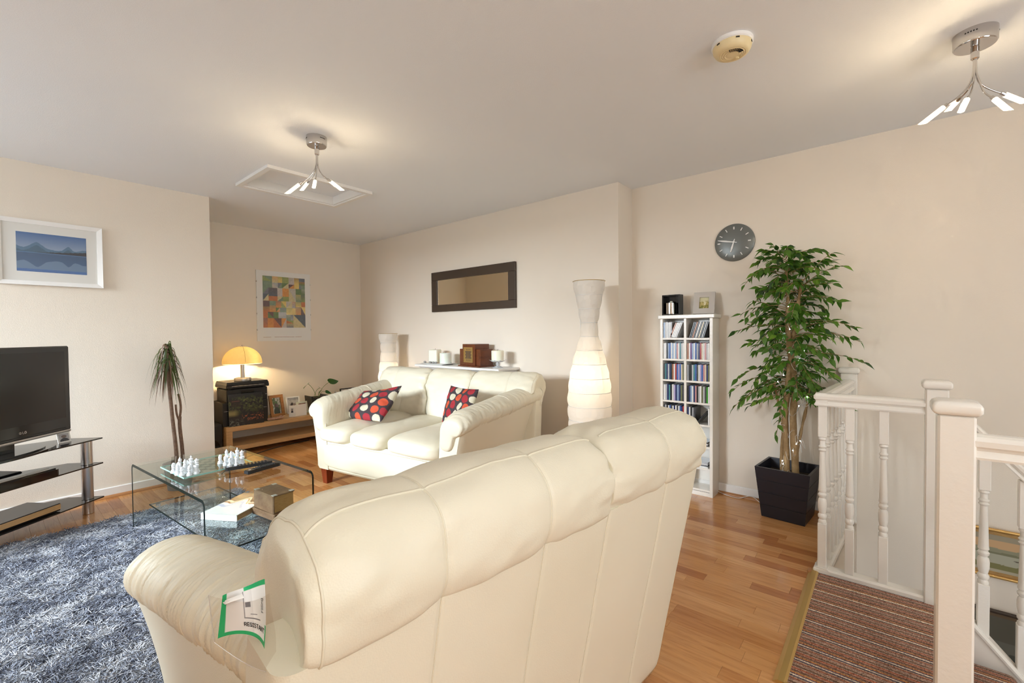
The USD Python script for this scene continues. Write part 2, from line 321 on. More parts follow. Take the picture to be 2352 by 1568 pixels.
strips.sort(key=lambda s: math.hypot(s[4], s[5]) if seen(s[4], s[5]) else 99)
tone = ['laminate_a', 'laminate_b', 'laminate_c', 'laminate_d', 'laminate_e']
stuffm = {t: [] for t in tone}; k = 0
pocket = sbox(1.70, -5, 2.66, .27).union(sbox(2.66, -5, 9, .215))
for (x0, x1, y0, y1, cx, cy) in strips:
    if y1 > .27 and y0 < .27 and x1 > 1.70: y0 = .27 if x0 < 2.66 else max(y0, .215)
    if pocket.contains(Polygon([(x0+.001, y0), (x1, y0), (x1, y1), (x0+.001, y1)]).representative_point()): continue
    m = bx(x0+.0002, x1-.0002, y0+.0002, y1-.0002, -.0085, rnd.uniform(-.0003, 0), .0005); t = tone[rnd.choices(range(5), [30, 22, 16, 10, 22])[0]]
    if k < 290 and seen(cx, cy): part('floor_strip', m, M[t], fl); k += 1
    else: stuffm[t].append(bx(x0+.0004, x1-.0004, y0+.0005, y1-.0005, -.0085, -.0003))
for t in tone: part('floor_strips', cat(*stuffm[t]), M[t], fl, kind='stuff')

# ---- skirting boards and quadrant beads
def skirt(name, x0, x1, y0, y1): struct('baseboard_' + name, bx(x0, x1, y0, y1, 0, .075, .005), M['white_satin'])
skirt('left', XL, XC+.012, YL-.014, YL); skirt('alcove', XC, XB, YA-.014, YA); skirt('back', XB-.014, XB, YJ-.0, YA-.014); skirt('jog', XB, XR-.014, YJ-.014, YJ); skirt('right', XR-.014, XR, .30, YJ-.014)
q = [(0, 0)] + [(.019*math.cos(a), .019*math.sin(a)) for a in np.linspace(0, math.pi/2, 7)]
def quad_x(name, x0, x1, y): struct(name, prism_x([(y-p, z) for p, z in q], x0, x1), M['wood_quadrant'])
def quad_y(name, y0, y1, x): struct(name, prism_y([(x-p, z) for p, z in q], y0, y1), M['wood_quadrant'])
quad_x('trim_1', XL, XC, YL-.014); quad_y('trim_2', .30, YJ-.03, XR-.014); quad_y('trim_3', YJ, YA-.02, XB-.014)

# ---- landing carpet, brass edging, stairs
ribs = np.arange(1.722, 2.662, .0026)
prof = [(1.722, -.03)] + [(x, .006 + (.0016 if i % 2 else 0)) for i, x in enumerate(ribs)] + [(2.66, -.03)]
struct_c = prism_y(prof, -.166, .268)
nose = []
for a in np.linspace(0, math.pi*.5, 6): nose.append((-.165 - .028*math.sin(a), -.022 + .028*math.cos(a)))
st = data(UsdGeom.Xform.Define(stage, '/World/floor_landing').GetPrim(), kind='structure')
part('carpet_landing', struct_c, M['stripe_carpet'], st)
for s in range(6):
    dz, dy = -.185*s, -.205*s
    y_in = -.160 if s == 0 else .045
    o = [(y_in, .0065)] + [(a, b) for a, b in nose] + [(-.193, -.05), (-.177, -.056), (-.177, -.195), (y_in, -.195)]
    part('carpet_step', prism_x([(a+dy, b+dz) for a, b in o], 1.722, 2.60), M['stripe_carpet'], st)
struct('trim_4', prism_x([(.256, -.004), (.256, .009), (.264, .0125), (.282, .0125), (.297, .002), (.297, -.004)], 1.715, 2.645), M['brass_strip'])
struct('trim_5', prism_y([(1.690, -.004), (1.690, .002), (1.703, .0115), (1.722, .0115), (1.732, .008), (1.732, -.004)], -.12, .262), M['brass_strip'])
struct('floor_lower', bx(1.5, XR, YS, .3, LZ-.05, LZ), M['stripe_carpet'])

# ---- loft hatch in the ceiling
t = thing('loft_hatch', 'white framed rectangular loft hatch set in the ceiling', 'hatch', (1.70, 3.58, HC))
o = sbox(-.41, -.30, .41, .30).difference(sbox(-.375, -.265, .375, .265))
part('hatch_frame', prism(o, -.022, .0), M['white_satin'], t)
part('hatch_lining', prism(sbox(-.375, -.265, .375, .265).difference(sbox(-.357, -.247, .357, .247)), -.012, .085), M['white_satin'], t)
part('hatch_panel', bx(-.357, .357, -.247, .247, .055, .075), M['ceiling_paint'], t)

# ================================================================== BALUSTRADE
bal = thing('stair_balustrade', 'white painted balustrade of turned spindles guarding the stairwell', 'balustrade', (0, 0, 0))
def baluster_mesh(h, base=.217, top=.158, s=.036):
    """square ends, turned middle; local z 0..h"""
    a, b = base, h-top; L = b-a; f = a
    P = [(0, 0), (.0165, 0), (.0175, .012), (.013, .022), (.018, .032), (.0185, .045), (.0135, .055), (.0150, .062), (.0185, .085), (.0190, .115), (.0165, .135), (.0115, .142), (.0175, .152), (.0185, .162), (.0130, .172), (.0175, .182), (.0165, .19), (.0158, .2)]
    sc = L/.485
    P = [(r, a + z*sc) for r, z in P] + [(.0115, b-.085*sc), (.0125, b-.08*sc), (.0175, b-.073*sc), (.012, b-.064*sc), (.0178, b-.054*sc), (.0118, b-.044*sc), (.0118, b-.02*sc), (.0170, b-.012*sc), (.0150, b), (0, b)]
    P[0] = (0, a-.004); P[1] = (.0165, a-.004)
    h2 = s/2
    return cat(bx(-h2, h2, -h2, h2, 0, a, .0025), lathe(P, 14), bx(-h2, h2, -h2, h2, b, h, .0025))
rail_prof = [(-.030, 0), (.030, 0), (.032, .006), (.026, .016), (.022, .022), (.026, .028), (.033, .034), (.034, .048), (.026, .058), (.012, .062), (-.012, .062), (-.026, .058), (-.034, .048), (-.033, .034), (-.026, .028), (-.022, .022), (-.026, .016), (-.032, .006)]
def rail(p0, p1, prof):
    """a moulding swept straight from p0 to p1, its section kept upright"""
    p0, p1 = np.array(p0, float), np.array(p1, float); d = p1-p0; d[2] = 0; d /= np.linalg.norm(d); s = np.array([-d[1], d[0], 0])
    v = np.array([[p + s*a + np.array([0, 0, b]) for a, b in prof] for p in (p0, p1)]); return skin(v, True, True)
c0, cw = np.array([2.652, .245]), np.array([3.46, .185])
part('handrail', rail((2.626, .247, .828), (3.46, .187, .828), rail_prof), M['white_gloss'], bal)
part('handrail', rail((2.652, .272, .8272), (2.652, -.13, .8272), rail_prof), M['white_gloss'], bal)
base_prof = [(-.032, 0), (.032, 0), (.032, .022), (.024, .030), (-.024, .030), (-.032, .022)]
part('base_rail', rail((2.622, .247, .002), (3.50, .187, .002), base_prof), M['white_gloss'], bal)
part('base_rail', rail((2.652, .275, .0012), (2.652, -.13, .0012), base_prof), M['white_gloss'], bal)
bm = baluster_mesh(.80)
spots = [(2.652, .245)] + [(2.652, y) for y in (.138, .014)] + [tuple(c0 + (cw-c0)*k/7.6) for k in range(1, 8)]
for (x, y) in spots:
    part('baluster', mv(bm, x, y, .030), M['white_gloss'], bal, smooth=35)
def newel(x0, x1, y0, y1, z0, z1, nm='newel_post'):
    n = part(nm, bx(x0, x1, y0, y1, z0, z1, .005), M['white_gloss'], bal)
    cx, cy, hx, hy = (x0+x1)/2, (y0+y1)/2, (x1-x0)/2, (y1-y0)/2
    V = []
    for z, g in ((z1, .002), (z1+.003, .007), (z1+.010, .012), (z1+.024, .012), (z1+.032, .008), (z1+.037, .000)):
        a, b = hx+g, hy+g; r = .008
        ring = []
        for sx, sy, a0 in ((1, 1, 0), (-1, 1, 90), (-1, -1, 180), (1, -1, 270)):
            for da in (0, 45, 90):
                w = math.radians(a0+da); ring.append((cx + sx*(a-r) + r*math.cos(w), cy + sy*(b-r) + r*math.sin(w), z))
        V.append(ring)
    part('newel_cap', skin(np.array(V), True, True), M['white_gloss'], n, smooth=40)
newel(2.615, 2.69, -.197, -.123, -.6, .940)
newel(1.632, 1.705, -.174, -.101, -.6, .972)
newel(3.452, 3.50, .145, .230, 0, .925)
# sloping flight: handrail, string and spindles going down beyond the far newel
s0, s1 = -.20, -1.35; slope = 1.16
part('handrail', rail((2.655, s0, .835), (2.655, s1, .835 + (s1-s0)*slope), rail_prof), M['white_gloss'], bal)
zt = lambda y: .055 + (y-s0)*slope
part('stair_string', prism_x([(s0, zt(s0)), (s0, zt(s0)-.34), (s1, zt(s1)-.34), (s1, zt(s1))], 2.625, 2.655), M['white_gloss'], bal)
part('string_capping', rail((2.648, s0, zt(s0)-.012), (2.648, s1, zt(s1)-.012), [(-.034, 0), (.034, 0), (.036, .012), (.026, .026), (-.026, .026), (-.036, .012)]), M['white_gloss'], bal)
for k in range(8):
    y = -.305 - .112*k
    part('baluster', mv(baluster_mesh(.82, .24, .19), 2.650, y, zt(y)-.03), M['white_gloss'], bal, smooth=35)
part('handrail', rail((1.668, -.170, .862), (1.668, -1.3, .862), rail_prof), M['white_gloss'], bal)
part('base_rail', rail((1.69, -.17, .002), (1.69, -1.3, .002), base_prof), M['white_gloss'], bal)
for k in range(8): part('baluster', mv(baluster_mesh(.834), 1.678, -.40 - .11*k, .030), M['white_gloss'], bal, smooth=35)
# floor edge beside the stairwell
struct('trim_6', bx(2.60, 2.64, .268, .30, 0, .012, .003), M['wood_quadrant'])
struct('trim_7', bx(2.64, XR, .236, .262, -.002, .012, .003), M['wood_quadrant'])


# ================================================================== SOFAS
def pillow(x0, x1, seams, prof, e0=(.8, .8), seed=0, nx=130, ns=96, cen=None, fold=.015, puff=.003, zarm=None, narrow=.2):
    """back cushion: a closed section in y-z carried along x, drawn in at both ends and at the seams. Returns mesh, grid of points and row positions."""
    P = spline(prof, ns, True); cen = np.array(cen if cen is not None else P.mean(0))
    xs = x0 + (x1-x0)*(.5 - .5*np.cos(np.linspace(0, np.pi, nx)))*.6 + (x1-x0)*np.linspace(0, 1, nx)*.4
    for s in seams: xs = np.sort(np.r_[xs, np.linspace(s-.02, s+.02, 11)])
    V = []
    d = np.gradient(P, axis=0); nrm = np.stack([d[:, 1], -d[:, 0]], 1); nrm /= np.linalg.norm(nrm, axis=1, keepdims=True)
    if ((P - cen)*nrm).sum() < 0: nrm = -nrm
    cuts = [x0] + list(seams) + [x1]
    for x in xs:
        dl, dr = (x-x0)/.08, (x1-x)/.08
        f = 1.0
        for dd, e in ((dl, e0[0]), (dr, e0[1])):
            if dd < 1: f *= e + (1-e)*math.sqrt(max(0, 1-(1-dd)**2))
        k = max(i for i in range(len(cuts)-1) if cuts[i] <= x + 1e-9); u = (x-cuts[k])/max(1e-6, cuts[k+1]-cuts[k])
        off = puff*math.sin(math.pi*min(1, max(0, u)))**.6 - puff*.5
        for s in seams: off -= .003*math.exp(-((x-s)/.006)**2) + .002*math.exp(-((x-s)/.03)**2)
        q = cen + (P-cen)*f + nrm*off
        V.append(np.c_[np.full(ns, x), q])
    V = np.array(V); flat = V.reshape(-1, 3)
    n3 = np.concatenate([np.zeros((len(xs), ns, 1)), np.broadcast_to(nrm, (len(xs), ns, 2))], 2).reshape(-1, 3)
    h = .021*(meshkit.fbm(flat*4.5 + seed, 3, seed) - .5) + .013*(meshkit.fbm(flat*np.array([9., 16, 16]) + seed*3.1, 3, seed+5) - .5)
    de = np.minimum(np.abs(flat[:, 0]-x0), np.abs(flat[:, 0]-x1))
    h += fold*np.exp(-de/.07)*(meshkit.fbm(flat*np.array([6., 26, 26]) + 9, 2, seed+9) - .5)*2.2
    V = (flat + n3*h[:, None]).reshape(V.shape)
    if zarm is not None:      # between the arms the cushion is narrower
        w = np.clip((zarm - V[..., 2])/.12, 0, 1); w = w*w*(3-2*w)*np.clip((V[..., 1]-cen[0]-.02)/.08, 0, 1)
        V[..., 0] *= 1 - narrow*w
    return skin(V, True, True), V, xs
def seam_line(V, xs, x, lo=0.0, hi=1.0, r=.0021):
    i = int(np.argmin(np.abs(xs-x))); n = V.shape[1]; a, b = int(lo*n), int(hi*n)
    c = V[:, :, 1:].reshape(-1, 2).mean(0); ring = V[i, a:b]
    return tube(ring, r, 6)
def arm(side, xf, xb, zf, zb, yb, yf, seed, gather=.005, big=1.0, ny=150, ns=72):
    """rolled arm with gathered leather, section in x-z carried from back to front"""
    prof = np.array([(.045, -.012), (.006, .004), (-.022, .035), (-.030, .078), (-.005, .122), (.05, .150), (.11, .150), (.165, .118), (.195, .06), (.20, -.02), (.19, -.13), (.12, -.15), (.07, -.08)])*[1, big]
    P = spline(prof, ns, True); cen = np.array([.09, .03]); V = []
    ys = yb + (yf-yb)*np.linspace(0, 1, ny)**.9
    for y in ys:
        t = (y-yb)/(yf-yb); x = xb + (xf-xb)*t; z = zb + (zf-zb)*t
        df = (yf-y)/.12; f = 1.0 if df >= 1 else .62 + .38*math.sqrt(max(0, 1-(1-df)**2))
        db = (y-yb)/.03; f *= 1.0 if db >= 1 else .95 + .05*math.sqrt(max(0, 1-(1-db)**2))
        q = cen + (P-cen)*f; q = q + [0, -.015*(1-min(1, df))]
        V.append(np.c_[side*(x - q[:, 0]), np.full(ns, y), z + q[:, 1]])
    V = np.array(V); flat = V.reshape(-1, 3)
    cz = V.mean(1, keepdims=True); nn = V - cz; nn /= np.linalg.norm(nn, axis=2, keepdims=True) + 1e-9
    ring = np.arange(ns)/ns
    yy = np.repeat(ys, ns); rr = np.tile(ring, ny)
    g = meshkit.fbm(np.c_[rr*5, yy*62 + 2.5*np.sin(rr*6), rr*0] + seed, 2, seed) - .5
    g = .42 - np.abs(2*g)*1.25
    low = np.clip(1.0 - np.abs((rr+.47) % 1 - .5)/.36, 0, 1)     # strongest near the crease
    h = gather*(.5 + 1.5*low)*g*2.0 + .010*(meshkit.fbm(flat*5 + seed, 2, seed+3) - .5)
    V = (flat + nn.reshape(-1, 3)*h[:, None]).reshape(V.shape)
    return skin(V, True, True), V, ys
def slab(x0, x1, ring_fn, nx, dips, depth=.0035, w=.006, ease=.03, amp=.005, seed=0):
    """upholstered panel: a y-z ring carried along x, its rear dipped at the seams and its ends rounded"""
    xs = np.sort(np.r_[np.linspace(x0, x1, nx), *[np.linspace(d-.016, d+.016, 9) for d in dips], x0+ease*(1-np.cos(np.linspace(0, 1.57, 8))), x1-ease*(1-np.cos(np.linspace(0, 1.57, 8)))])
    V = []
    for x in xs:
        e = min(x-x0, x1-x)/ease; f = 0 if e >= 1 else ease*(1-math.sqrt(max(0, 1-(1-e)**2)))
        V.append(np.c_[np.full(len(ring_fn(0, 0)), x), ring_fn(f, sum(depth*math.exp(-((x-d)/w)**2) for d in dips))])
    V = np.array(V); flat = V.reshape(-1, 3)
    hh = amp*(meshkit.fbm(flat*3.5 + seed, 3, seed) - .5)
    V = V + np.concatenate([np.zeros((len(flat), 1)), hh[:, None], np.zeros((len(flat), 1))], 1).reshape(V.shape)
    return skin(V, True, True), V, xs
def sofa(name, label, loc, rz, Wb, pillows, rear, prof, seam_yz, zbot, seatb, arms, panel_x, seat, seed, e_out=.66, hi=True, top_i=None, hi_g=True):
    s = thing(name, label, 'sofa', loc, rz)
    L, SM = M['leather'], M['leather_seam']
    sy, sz = seam_yz; h = Wb/2
    def ring(f, d):
        th = .13; pts = []
        for t in np.linspace(0, 1, 24):
            z = zbot + (sz-zbot)*t; y = sy*(z/sz)
            pts.append((y + f + d + (.012*(1-t/.08)**2 if t < .08 else 0), z + (f*.6 if t < .5 else 0)))
        for t in np.linspace(1, 0, 10):
            z = zbot + (sz-zbot)*t; pts.append((sy*(z/sz) + th - f*.3, z))
        return np.array(pts)
    rm, RV, rx = slab(-h+.006, h-.006, ring, 70, rear, seed=seed)
    part('rear_panel', rm, L, s, smooth=50)
    for x in rear:
        i = int(np.argmin(np.abs(rx-x))); part('rear_seam', tube(RV[i, 1:24] + [0, -.0005, 0], .0016, 6), SM, s, smooth=True)
    for j, (a, b, sm) in enumerate(pillows):
        eo = (e_out if j == 0 else .84, e_out if j == len(pillows)-1 else .78)
        pmh, PV, px_ = pillow(a, b, sm, prof, eo, seed+j*3, nx=130 if hi else 80, ns=110 if hi else 72, cen=(sy+.03, sz+.0), zarm=arms[3]+.09)
        p = part('back_cushion', pmh, L, s, smooth=True)
        for x in sm: part('piping', seam_line(PV, px_, x, 0.0, .62), SM, p, smooth=True)
        i0 = int(np.argmin(np.abs(px_-(a+.021)))); i1 = int(np.argmin(np.abs(px_-(b-.021))))
        if j == 0: part('piping', seam_line(PV, px_, a+.020, 0.0, .62), SM, p, smooth=True)
        if j == len(pillows)-1: part('piping', seam_line(PV, px_, b-.020, 0.0, .62), SM, p, smooth=True)
        k = top_i if top_i is not None else int(PV.shape[1]*.185)
        part('piping', tube(PV[i0:i1, k], .0024, 6), SM, p, smooth=True)
    for side in (-1, 1):
        xf, xb, zf, zb, yb, yf, big = arms
        am, AV, ay = arm(side, xf, xb, zf, zb, yb, yf, seed+20+side, big=big, gather=.0046 if hi_g else .0028, ny=420 if hi_g else 110)
        a = part('armrest', am, L, s, smooth=True)
        k = int(np.argmin(np.abs(ay-(yb+(yf-yb)*.45)))); part('piping', tube(np.vstack([AV[k], AV[k, :1]])[2:40], .0026, 6), SM, a, smooth=True)
        rows = []
        for y in np.linspace(yb+.07, yf-.025, 24):
            t = (y-yb)/(yf-yb); xo = xb+(xf-xb)*t + .016; zc = zb+(zf-zb)*t + .04
            r = [(side*(xo + (panel_x-xo)*(1-(1-u)**1.6)), y, zc + (zbot+.03-zc)*u) for u in np.linspace(0, 1, 16)]
            r += [(side*(panel_x-.02), y, zbot+.01), (side*(panel_x-.13), y, zbot+.01), (side*(min(panel_x, xo)-.11), y, zc-.10), (side*(xo-.09), y, zc-.03), ]
            if y > yf-.06: r = [(px0*(1-.10*((y-yf+.06)/.06)**2) if abs(px0) > .3 else px0, y, pz) for px0, y, pz in r]
            rows.append(r)
        V = np.array(rows); fl_ = V.reshape(-1, 3); V = V + (np.c_[np.sign(fl_[:, 0])*.006*(meshkit.fbm(fl_*4 + seed, 2, seed) - .5), np.zeros((len(fl_), 2))]).reshape(V.shape)
        part('arm_panel', skin(V, True, True), L, s, smooth=45)
    y0, y1, zt, zm = seat
    for j in range(len(seatb)-1):
        a, b = seatb[j], seatb[j+1]
        m = superbox(((a+b)/2, (y0+y1)/2, (zt+zm)/2), ((b-a)+.006, y1-y0, zt-zm), .34, 72, 34, .55); v = m.vertices.copy()
        u = np.clip((v[:, 0]-a)/(b-a), 0, 1); top = np.clip((v[:, 2]-zm)/(zt-zm), 0, 1)
        v[:, 2] += .022*np.sin(np.pi*u)*top; v[:, 1] += .03*np.sin(np.pi*u)*np.clip((v[:, 1]-(y1-.25))/.25, 0, 1)
        m.vertices = v; m = disp(m, .009, np.array([7., 7, 9]), seed+j)
        part('seat_cushion', m, L, s, smooth=True)
    part('base', bx(-panel_x+.06, panel_x-.06, .05, y1-.045, zbot, zm+.03, .018), L, s, smooth=30)
    part('base_panel', disp(superbox((0, y1-.05, (zbot+zm)/2+.02), (2*panel_x-.22, .05, zm-zbot-.03), .12, 120, 16, .3), .004, 9, seed), L, s, smooth=True)
    for lx in (-1, 1):
        for ly in (.09, y1-.09):
            v = np.array([[(lx*(panel_x-.075) + sx*r, ly + sy_*r, z) for sx, sy_ in ((-1, -1), (1, -1), (1, 1), (-1, 1))] for z, r in ((0, .024), (zbot+.015, .036))])
            part('leg', skin(v, True, True), M['mahogany'], s)
    return s
# near sofa, its back to the camera
PH = -5.0
exn = np.array([math.cos(math.radians(PH)), math.sin(math.radians(PH)), 0])
Pn = np.array([1.47, .60, 0]); cn = Pn - exn*.625
profN = [(-.148, .772), (-.163, .798), (-.173, .842), (-.165, .893), (-.125, .938), (-.06, .955), (.01, .942), (.075, .900), (.125, .83), (.16, .73), (.19, .60), (.20, .47), (.13, .43), (.04, .50), (-.03, .64), (-.07, .74)]
near_sofa = sofa('leather_sofa', 'cream leather two-seat sofa in the foreground, seen from behind, a care tag at its side', cn, PH, 1.25,
    [(-.588, .107, [-.375, -.126]), (.103, .628, [.375])], [-.375, -.126, .105, .395], profN, (-.150, .78), .045, [-.50, 0, .50], (.672, .545, .455, .60, -.02, .965, 1.0), .60, (.10, .97, .45, .30), 3)
def tag_at(u, v, lift=0.0):
    B = lambda a, b, c_, t: a*(1-t)*(1-2*t) + b*4*t*(1-t) + c_*t*(2*t-1)
    x = (1-v)*B(-.667, -.637, -.614, u) + v*B(-.661, -.640, -.612, u); z = (1-v)*B(.835, .832, .790, u) + v*B(.885, .893, .882, u)
    y = -.098 - .020*np.sin(np.pi*u) + .010*u - .006*np.sin(v*3.1)*u; return np.stack([x, y - lift, z])
def tagcol(u, v):
    C = np.zeros(u.shape + (3,)); C[:] = lin(222, 222, 220); C[u > .62] = lin(238, 238, 236); g = lin(20, 170, 105)
    C[(u < .085) | (v < .085) | (u > .955) & (v < .35)] = g; C[(v > .93) & (u > .45)] = g
    d = lin(110, 110, 114); C[(np.abs(u-.42) < .010) & (v > .38) & (v < .93)] = d; C[(np.abs(v-.38) < .012) & (u > .42) & (u < .8)] = d; C[(u > .45) & (u < .56) & (v > .60) & (v < .70)] = d; C[(np.abs(v-.46) < .01) & (u > .55) & (u < .72)] = lin(60, 60, 64); return C
m, c = sheet(lambda u, v: tag_at(u, v), 60, 90, tagcol); tg = part('care_tag', m, M['print_matt'], near_sofa, smooth=True, label='white paper tag with a green border in a clear sleeve', col=c)
tx = meshkit.text_mesh('RESISTANT', 1.0, .02, True); q_ = tx.vertices; wx_ = np.ptp(q_[:, 0]); tu = .40 + (q_[:, 0]-q_[:, 0].min())/wx_*.54; tv_ = .20 + q_[:, 1]*.085
tx.vertices = tag_at(tu, tv_, .0006).T; part('lettering', tx, M['ink_black'], tg)
tx = meshkit.text_mesh('Filling', 1.0, .02); q_ = tx.vertices; tu = .90 - q_[:, 1]*.06; tv_ = .52 + (q_[:, 0]-q_[:, 0].min())/np.ptp(q_[:, 0])*.22
tx.vertices = tag_at(tu, tv_, .0006).T; part('lettering', tx, M['ink_black'], tg)
m = sheet(lambda u, v: tag_at(.38*u + .62*0, .86 + .17*v) + np.stack([u*0, -.003 - .012*np.sin(v*2.6), -.004*v]), 16, 12); part('folded_flap', m, M['paper_white'], tg, smooth=True)
def sleeve(u, v):
    x = (1-v)*((1-u)*-.672 + u*-.598) + v*((1-u)*-.676 + u*-.607); z = (1-v)*((1-u)*.836 + u*.752) + v*((1-u)*.894 + u*.862); return np.stack([x, -.104 - .022*np.sin(np.pi*u) + .012*u + .004*np.sin(9*v)*u, z])
part('clear_sleeve', sheet(sleeve, 30, 30), M['clear_sleeve'], tg, smooth=True)
ed_ = [sleeve(np.array(a), np.array(b)) for a, b in [(0, t) for t in np.linspace(1, 0, 8)] + [(t, 0) for t in np.linspace(0, 1, 10)]]
part('sleeve_edge', tube(np.array(ed_), .0005, 5), M['silver_paint'], tg, smooth=True)
# far sofa, facing the camera
RF = 99.0
exf = np.array([math.cos(math.radians(RF)), math.sin(math.radians(RF)), 0]); eyf = np.array([-exf[1], exf[0], 0])
cf = np.array([1.71, 3.52, 0]) - exf*.70 - eyf*.95
profF = [(-.05, .70), (-.075, .735), (-.085, .785), (-.06, .835), (-.005, .868), (.06, .872), (.115, .845), (.155, .79), (.19, .70), (.22, .58), (.235, .47), (.17, .42), (.08, .47), (.02, .58), (-.02, .66)]
far_sofa = sofa('leather_sofa', 'cream leather three-seat sofa facing the room in front of the mantel, holding two cushions', cf, RF, 1.70,
    [(-.86, -.24, [-.62]), (-.24, .25, []), (.25, .86, [.62])], [-.4, 0, .4], profF, (-.05, .70), .115, [-.60, -.08, .30, .66], (.775, .835, .545, .645, -.01, .965, .86), .715, (.13, .98, .475, .335), 40, .74, True, hi_g=False)

# scatter cushions on the far sofa
def cushion(label, corners, thick, bend, seed):
    ovals = [(i, j) for i in range(-1, 7) for j in range(-1, 7)]
    cols = [lin(150, 35, 45), lin(190, 75, 45), lin(196, 188, 165)]; base = lin(58, 48, 52)
    pr = random.Random(seed); sets = []
    for i, j in ovals:
        cx_, cy_ = (i + (.5 if j % 2 else 0))/4.6 + pr.uniform(-.015, .015), j/4.4 + pr.uniform(-.015, .015); sets.append((cx_, cy_, pr.uniform(.062, .098), pr.uniform(.085, .118), pr.uniform(-.3, .3), cols[(i*2+j) % 3]))
    def colf(u, v):
        C = np.broadcast_to(base, u.shape + (3,)).copy()
        for a, b, rx_, ry_, w, c in sets:
            dx, dy = u-a, v-b; X_, Y_ = dx*math.cos(w)+dy*math.sin(w), -dx*math.sin(w)+dy*math.cos(w)
            C[(X_/rx_)**2 + (Y_/ry_)**2 < 1] = c
        return C
    BL, BR, TL, TR = [cf + exf*a + eyf*b + np.array([0, 0, c]) for a, b, c in corners]; cen = (BL+BR+TL+TR)/4
    nrm = np.cross(BR-BL, TL-BL); nrm /= np.linalg.norm(nrm)
    if nrm @ (CAM - cen) < 0: nrm = -nrm
    def side(sg):
        def f(u, v):
            U, V_ = 2*u-1, 2*v-1; t = np.clip((1-np.abs(U)**3.2)*(1-np.abs(V_)**3.2), 0, 1)**.55
            n = meshkit.fbm(np.stack([U*1.6, V_*1.6, U*0 + seed], -1), 3, seed) - .5
            pu = .5 + U/2*(1 - .07*(1-V_**2)); pv = .5 + V_/2*(1 - .07*(1-U**2))
            P = [((1-pu)*(1-pv)*BL[k] + pu*(1-pv)*BR[k] + (1-pu)*pv*TL[k] + pu*pv*TR[k]) - cen[k] + nrm[k]*(sg*thick*t*(1 + .5*n) + .02*n*t + bend*(np.abs(U*V_) - .3)) for k in range(3)]
            return np.stack(P)
        return f
    t = thing('scatter_cushion', label, 'cushion', cen, 0, 'spotted cushions on the far sofa')
    for sg, nm in ((1, 'cushion_front'), (-1, 'cushion_back')):
        m, c = sheet(side(sg), 150, 150, colf)
        if (m.face_normals.mean(0) @ nrm)*sg < 0: m.invert()
        part(nm, m, M['cushion_cloth'], t, smooth=True, col=c)
cushion('spotted red and cream cushion slumped in the left corner of the far sofa', [(.70, .72, .500), (.17, .74, .500), (.69, .47, .672), (.25, .43, .745)], .058, .02, 3)
cushion('spotted red and cream cushion standing upright by the right arm of the far sofa', [(-.235, .50, .505), (-.52, .54, .50), (-.215, .36, .775), (-.565, .46, .775)], .050, .0, 4)

# ================================================================== RUG
rug = thing('shag_rug', 'blue grey shaggy rug with a long twisted pile under the glass table', 'rug', (0, 0, 0))
RX0, RX1, RY0, RY1 = -.27, 1.24, 1.62, 3.80
def rug_edge(a): return .02*math.sin(a*9) + .014*math.sin(a*23+1)
ed = [(RX0, RY0), (RX1, RY0)] + [(RX1 + rug_edge(a), a) for a in np.linspace(RY0, RY1, 14)] + [(a, RY1 + rug_edge(a)) for a in np.linspace(RX1, RX0, 16)]
part('rug_backing', prism(Polygon(ed).buffer(0), .0005, .010), M['rug_dark'], rug)
inst = UsdGeom.PointInstancer.Define(stage, '/World/' + rug.GetName() + '/pile')
protos = []
pr = np.random.RandomState(11)
for k in range(9):
    mats = ['rug_pale', 'rug_mid', 'rug_dark']; mt = mats[(0, 0, 0, 1, 1, 1, 1, 2, 2)[k]]
    ms = []
    for s in range(16):
        a = pr.uniform(0, 6.28); r = pr.uniform(0, .016); l = pr.uniform(.024, .042); b = pr.uniform(0, 6.28); q = pr.uniform(.5, 1.15)
        o = np.array([r*math.cos(a), r*math.sin(a), 0]); dd = np.array([math.cos(b), math.sin(b), 0])
        p = [o, o + dd*l*.22*q + [0, 0, l*.5], o + dd*l*.75*q + [0, 0, l*(.85-.2*q)]]
        ms.append(tube(p, [.0018, .0018, .0009], 3, cap=False))
    pt = '/World/' + rug.GetName() + f'/pile/tuft_{k}'
    usdkit.mesh(stage, pt, cat(*ms), M[mt], smooth=True); protos.append(pt)
inst.CreatePrototypesRel().SetTargets([Sdf.Path(p) for p in protos])
N = 13500; P3 = np.c_[pr.uniform(RX0+.01, RX1, N), pr.uniform(RY0+.01, RY1, N), np.full(N, .008)]
cl = meshkit.fbm(np.c_[P3[:, 0]*14, P3[:, 1]*14, P3[:, 2]], 3, 5)
ids = np.clip(np.floor((cl + pr.normal(0, .16, N) - .15)/.7*9), 0, 8).astype(np.int32)
an = pr.uniform(0, np.pi*2, N)
inst.CreatePositionsAttr(Vt.Vec3fArray.FromNumpy(P3.astype(np.float32))); inst.CreateProtoIndicesAttr(Vt.IntArray.FromNumpy(ids))
inst.CreateOrientationsAttr(Vt.QuathArray([Gf.Quath(float(math.cos(a/2)), 0, 0, float(math.sin(a/2))) for a in an]))
inst.CreateScalesAttr(Vt.Vec3fArray.FromNumpy(np.repeat(pr.uniform(.8, 1.2, N), 3).reshape(-1, 3).astype(np.float32)))
data(inst.GetPrim(), kind='stuff')

